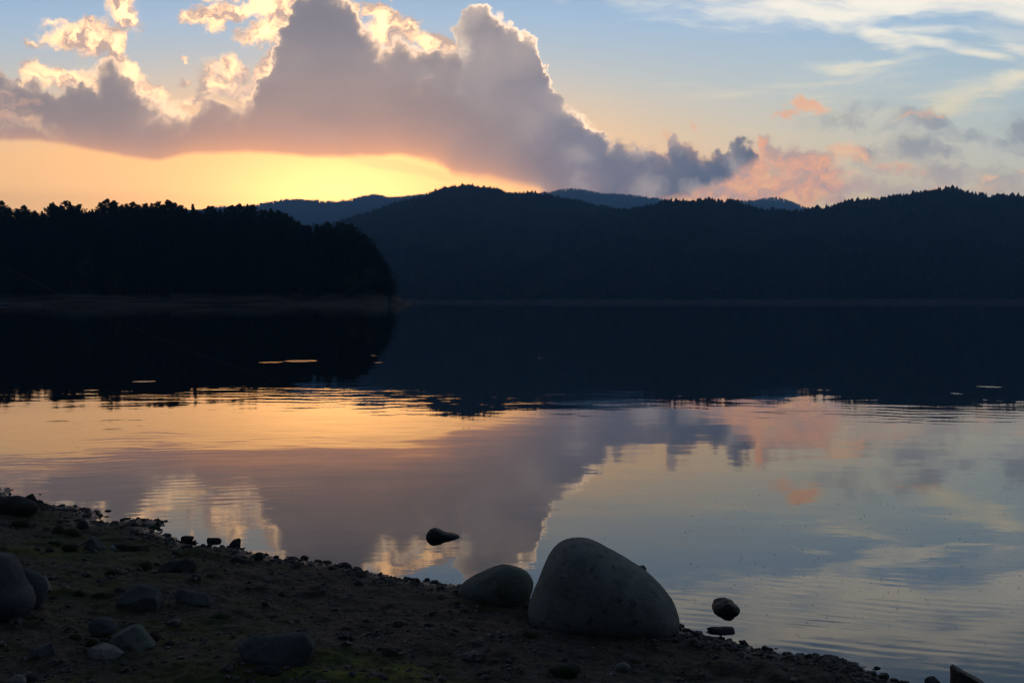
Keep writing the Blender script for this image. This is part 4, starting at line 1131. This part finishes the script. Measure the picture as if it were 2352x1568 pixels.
vv = vv*np.stack([sz*r.uniform(.9, 1.6, ng), sz*r.uniform(.9, 1.5, ng), sz*r.uniform(.5, .9, ng)], -1)[:, None, :]
an = r.uniform(0, 6.28, ng); ca, sa = np.cos(an)[:, None], np.sin(an)[:, None]
vx = vv[..., 0]*ca-vv[..., 1]*sa+gx_[:, None]; vy = vv[..., 0]*sa+vv[..., 1]*ca+gy_[:, None]; vz = vv[..., 2]+(gz_+sz*.15)[:, None]
gf = (icf[None]+(np.arange(ng)*12)[:, None, None]).reshape(-1, 3)
gmat, n, b = newmat("gravel_stones")
p = pos(n); _, _, z = sep(n, p)
c = ramp(n, noise(n, p, 55, 2, .5), [(.30, (.022, .020, .018, 1)), (.45, (.06, .05, .042, 1)), (.60, (.11, .09, .078, 1)), (.70, (.34, .29, .26, 1))])
c = mixc(n, z.step(.05, .01)*.7, c, (.014, .014, .013, 1))
setin(n, b, 'Base Color', c); b.inputs['Roughness'].default_value = .75; b.inputs['Specular IOR Level'].default_value = .35
obj('gravel', mesh_np('gravel', np.stack([vx, vy, vz], -1).reshape(-1, 3), gf, False, gmat), kind='stuff', label='coarse wet gravel and pebbles strewn along the muddy lake shore', category='gravel')

# specks of fluff and midges lying on the water
r = np.random.RandomState(8)
spx = np.concatenate([r.uniform(1560, 2352, 300), r.uniform(1300, 2352, 70), r.uniform(100, 1300, 70)])
spy = np.concatenate([1085+r.beta(1.6, 1.8, 300)*400, r.uniform(1030, 1500, 70), r.uniform(1010, 1180, 70)])
V, F = [], []
for a, c_ in zip(spx, spy):
    wx0, wy0 = on_water(a, c_)
    if float(shore_dist(np.array([wx0]), np.array([wy0]))[0]) > -.12: continue
    s = r.uniform(.0025, .0065)*(wy0/7)**.5; an = r.uniform(0, 6.28); i0 = len(V)
    for k in range(5):
        aa = an+k*1.2566; rr = s*(1.3 if k == 0 else r.uniform(.25, .8))
        V.append((wx0+math.cos(aa)*rr, wy0+math.sin(aa)*rr*.8, .002))
    V.append((wx0, wy0, 0.003+s*.3))
    for k in range(5): F.append((i0+k, i0+(k+1) % 5, i0+5))
spm, n, b = newmat("dark_fluff"); b.inputs['Base Color'].default_value = (.05, .055, .055, 1); b.inputs['Roughness'].default_value = 1
obj('floating_specks', mesh_np('floating_specks', V, np.array(F), False, spm), kind='stuff', label='tiny dark specks of fluff and insects resting on the still water', category='specks')

# ------------------------------------------------------------------ small boat by the headland, cut by the left edge
def boat():
    e = link(bpy.data.objects.new('rowing_boat', None))
    L, N = 5.6, 22
    V = []; F = []
    prof_s = [(-1, 1.0), (-.86, .52), (-.5, .12), (0, 0), (.5, .12), (.86, .52), (1, 1.0)]
    for i in range(N+1):
        t = i/N
        wdt = .78*(math.sin(math.pi*(.16+.84*(1-t))*.93)**.62 if t < 1 else 0)+.015
        sheer = .52+.30*t**2.2; keel = -.14+.42*max(0, t-.82)**1.3*3
        for a, q in prof_s: V.append((-L/2+L*t, a*wdt, keel+(sheer-keel)*q))
    m_ = len(prof_s)
    for i in range(N):
        for k in range(m_-1): F.append((i*m_+k, i*m_+k+1, (i+1)*m_+k+1, (i+1)*m_+k))
    hull_m, n, b = newmat("boat_hull"); b.inputs['Base Color'].default_value = (.12, .12, .13, 1); b.inputs['Roughness'].default_value = .6
    rim_m, n, b = newmat("boat_rim"); b.inputs['Base Color'].default_value = (.75, .78, .8, 1); b.inputs['Roughness'].default_value = .5
    h = obj('hull', mesh_np('hull', V, np.array(F), True, hull_m), e)
    sm = h.modifiers.new('solid', 'SOLIDIFY'); sm.thickness = .03
    for s in (0, m_-1):
        pts = [V[i*m_+s] for i in range(N+1)]
        tv, tf = [], []
        for i, q in enumerate(pts):
            for k in range(4):
                a = k*math.pi/2+math.pi/4; tv.append((q[0], q[1]+.13*math.cos(a), q[2]+.11*math.sin(a)))
        for i in range(N):
            for k in range(4): tf.append((i*4+k, i*4+(k+1) % 4, (i+1)*4+(k+1) % 4, (i+1)*4+k))
        obj('gunwale', mesh_np('gunwale', tv, np.array(tf), True, rim_m), e)
    for xs_ in (-1.4, .4, 1.6):
        bm = bmesh.new(); bmesh.ops.create_cube(bm, size=1)
        for v in bm.verts: v.co = Vector((v.co.x*.26+xs_, v.co.y*1.15, v.co.z*.04+.34))
        me = bpy.data.meshes.new('bench'); bm.to_mesh(me); bm.free(); me.materials.append(rim_m); obj('bench', me, e)
    return e
bt = boat()
ub, _ = uv(19.5, 695)
bt.location = (ub*415-2.8*.97, 415, .02); bt.rotation_euler = (0, 0, -.12)
bt['label'] = 'small pale-rimmed boat at the far shore, cut by the left edge'; bt['category'] = 'boat'

# a fishing line sagging out over the lake
pl = [(-260, 480, 4.2), (-100, 556, 5.2), (20, 619, 6.4), (130, 672, 8.0), (171, 696, 8.8), (253, 730, 10.2), (355, 771, 12.2), (475, 819, 15.0), (648, 880, 19.4)]
lp = []
for a, c_, yd in pl:
    d = ray(a, c_); lp.append((d.x*yd/d.y, yd, max(CAMH+d.z*yd/d.y, 0.0)))
V, F = [], []
for q in lp:
    for k in range(5): V.append((q[0]+.0006*math.cos(k*1.2566), q[1], q[2]+.0006*math.sin(k*1.2566)))
for i in range(len(lp)-1):
    for k in range(5): F.append((i*5+k, i*5+(k+1) % 5, (i+1)*5+(k+1) % 5, (i+1)*5+k))
flm, n, b = newmat("line_nylon"); b.inputs['Base Color'].default_value = (.45, .16, .10, 1); b.inputs['Roughness'].default_value = .5
obj('fishing_line', mesh_np('fishing_line', V, np.array(F), True, flm), label='thin reddish fishing line sagging from the left into the lake', category='fishing line')
# ------------------------------------------------------------------ evening haze: one closed box of even air
hm = bpy.data.materials.new("haze_air"); hm.use_nodes = True
hn_ = hm.node_tree; hn_.nodes.clear()
vo = hn_.nodes.new('ShaderNodeVolumePrincipled')
vo.inputs['Color'].default_value = (.22, .52, 1.0, 1)
vo.inputs['Density'].default_value = HAZE_D
vo.inputs['Anisotropy'].default_value = 0.5
mo = hn_.nodes.new('ShaderNodeOutputMaterial'); hn_.links.new(vo.outputs[0], mo.inputs['Volume'])
hx0, hx1, hy0, hy1, hz0, hz1 = -9300, 9300, -9300, 9300, -5, 960
hv = [(hx0, hy0, hz0), (hx1, hy0, hz0), (hx1, hy1, hz0), (hx0, hy1, hz0), (hx0, hy0, hz1), (hx1, hy0, hz1), (hx1, hy1, hz1), (hx0, hy1, hz1)]
hf = np.array([(0, 3, 2, 1), (4, 5, 6, 7), (0, 1, 5, 4), (1, 2, 6, 5), (2, 3, 7, 6), (3, 0, 4, 7)])
obj('haze', mesh_np('haze', hv, hf, False, hm), kind='stuff', label='thin blue evening haze over the lake and hills')
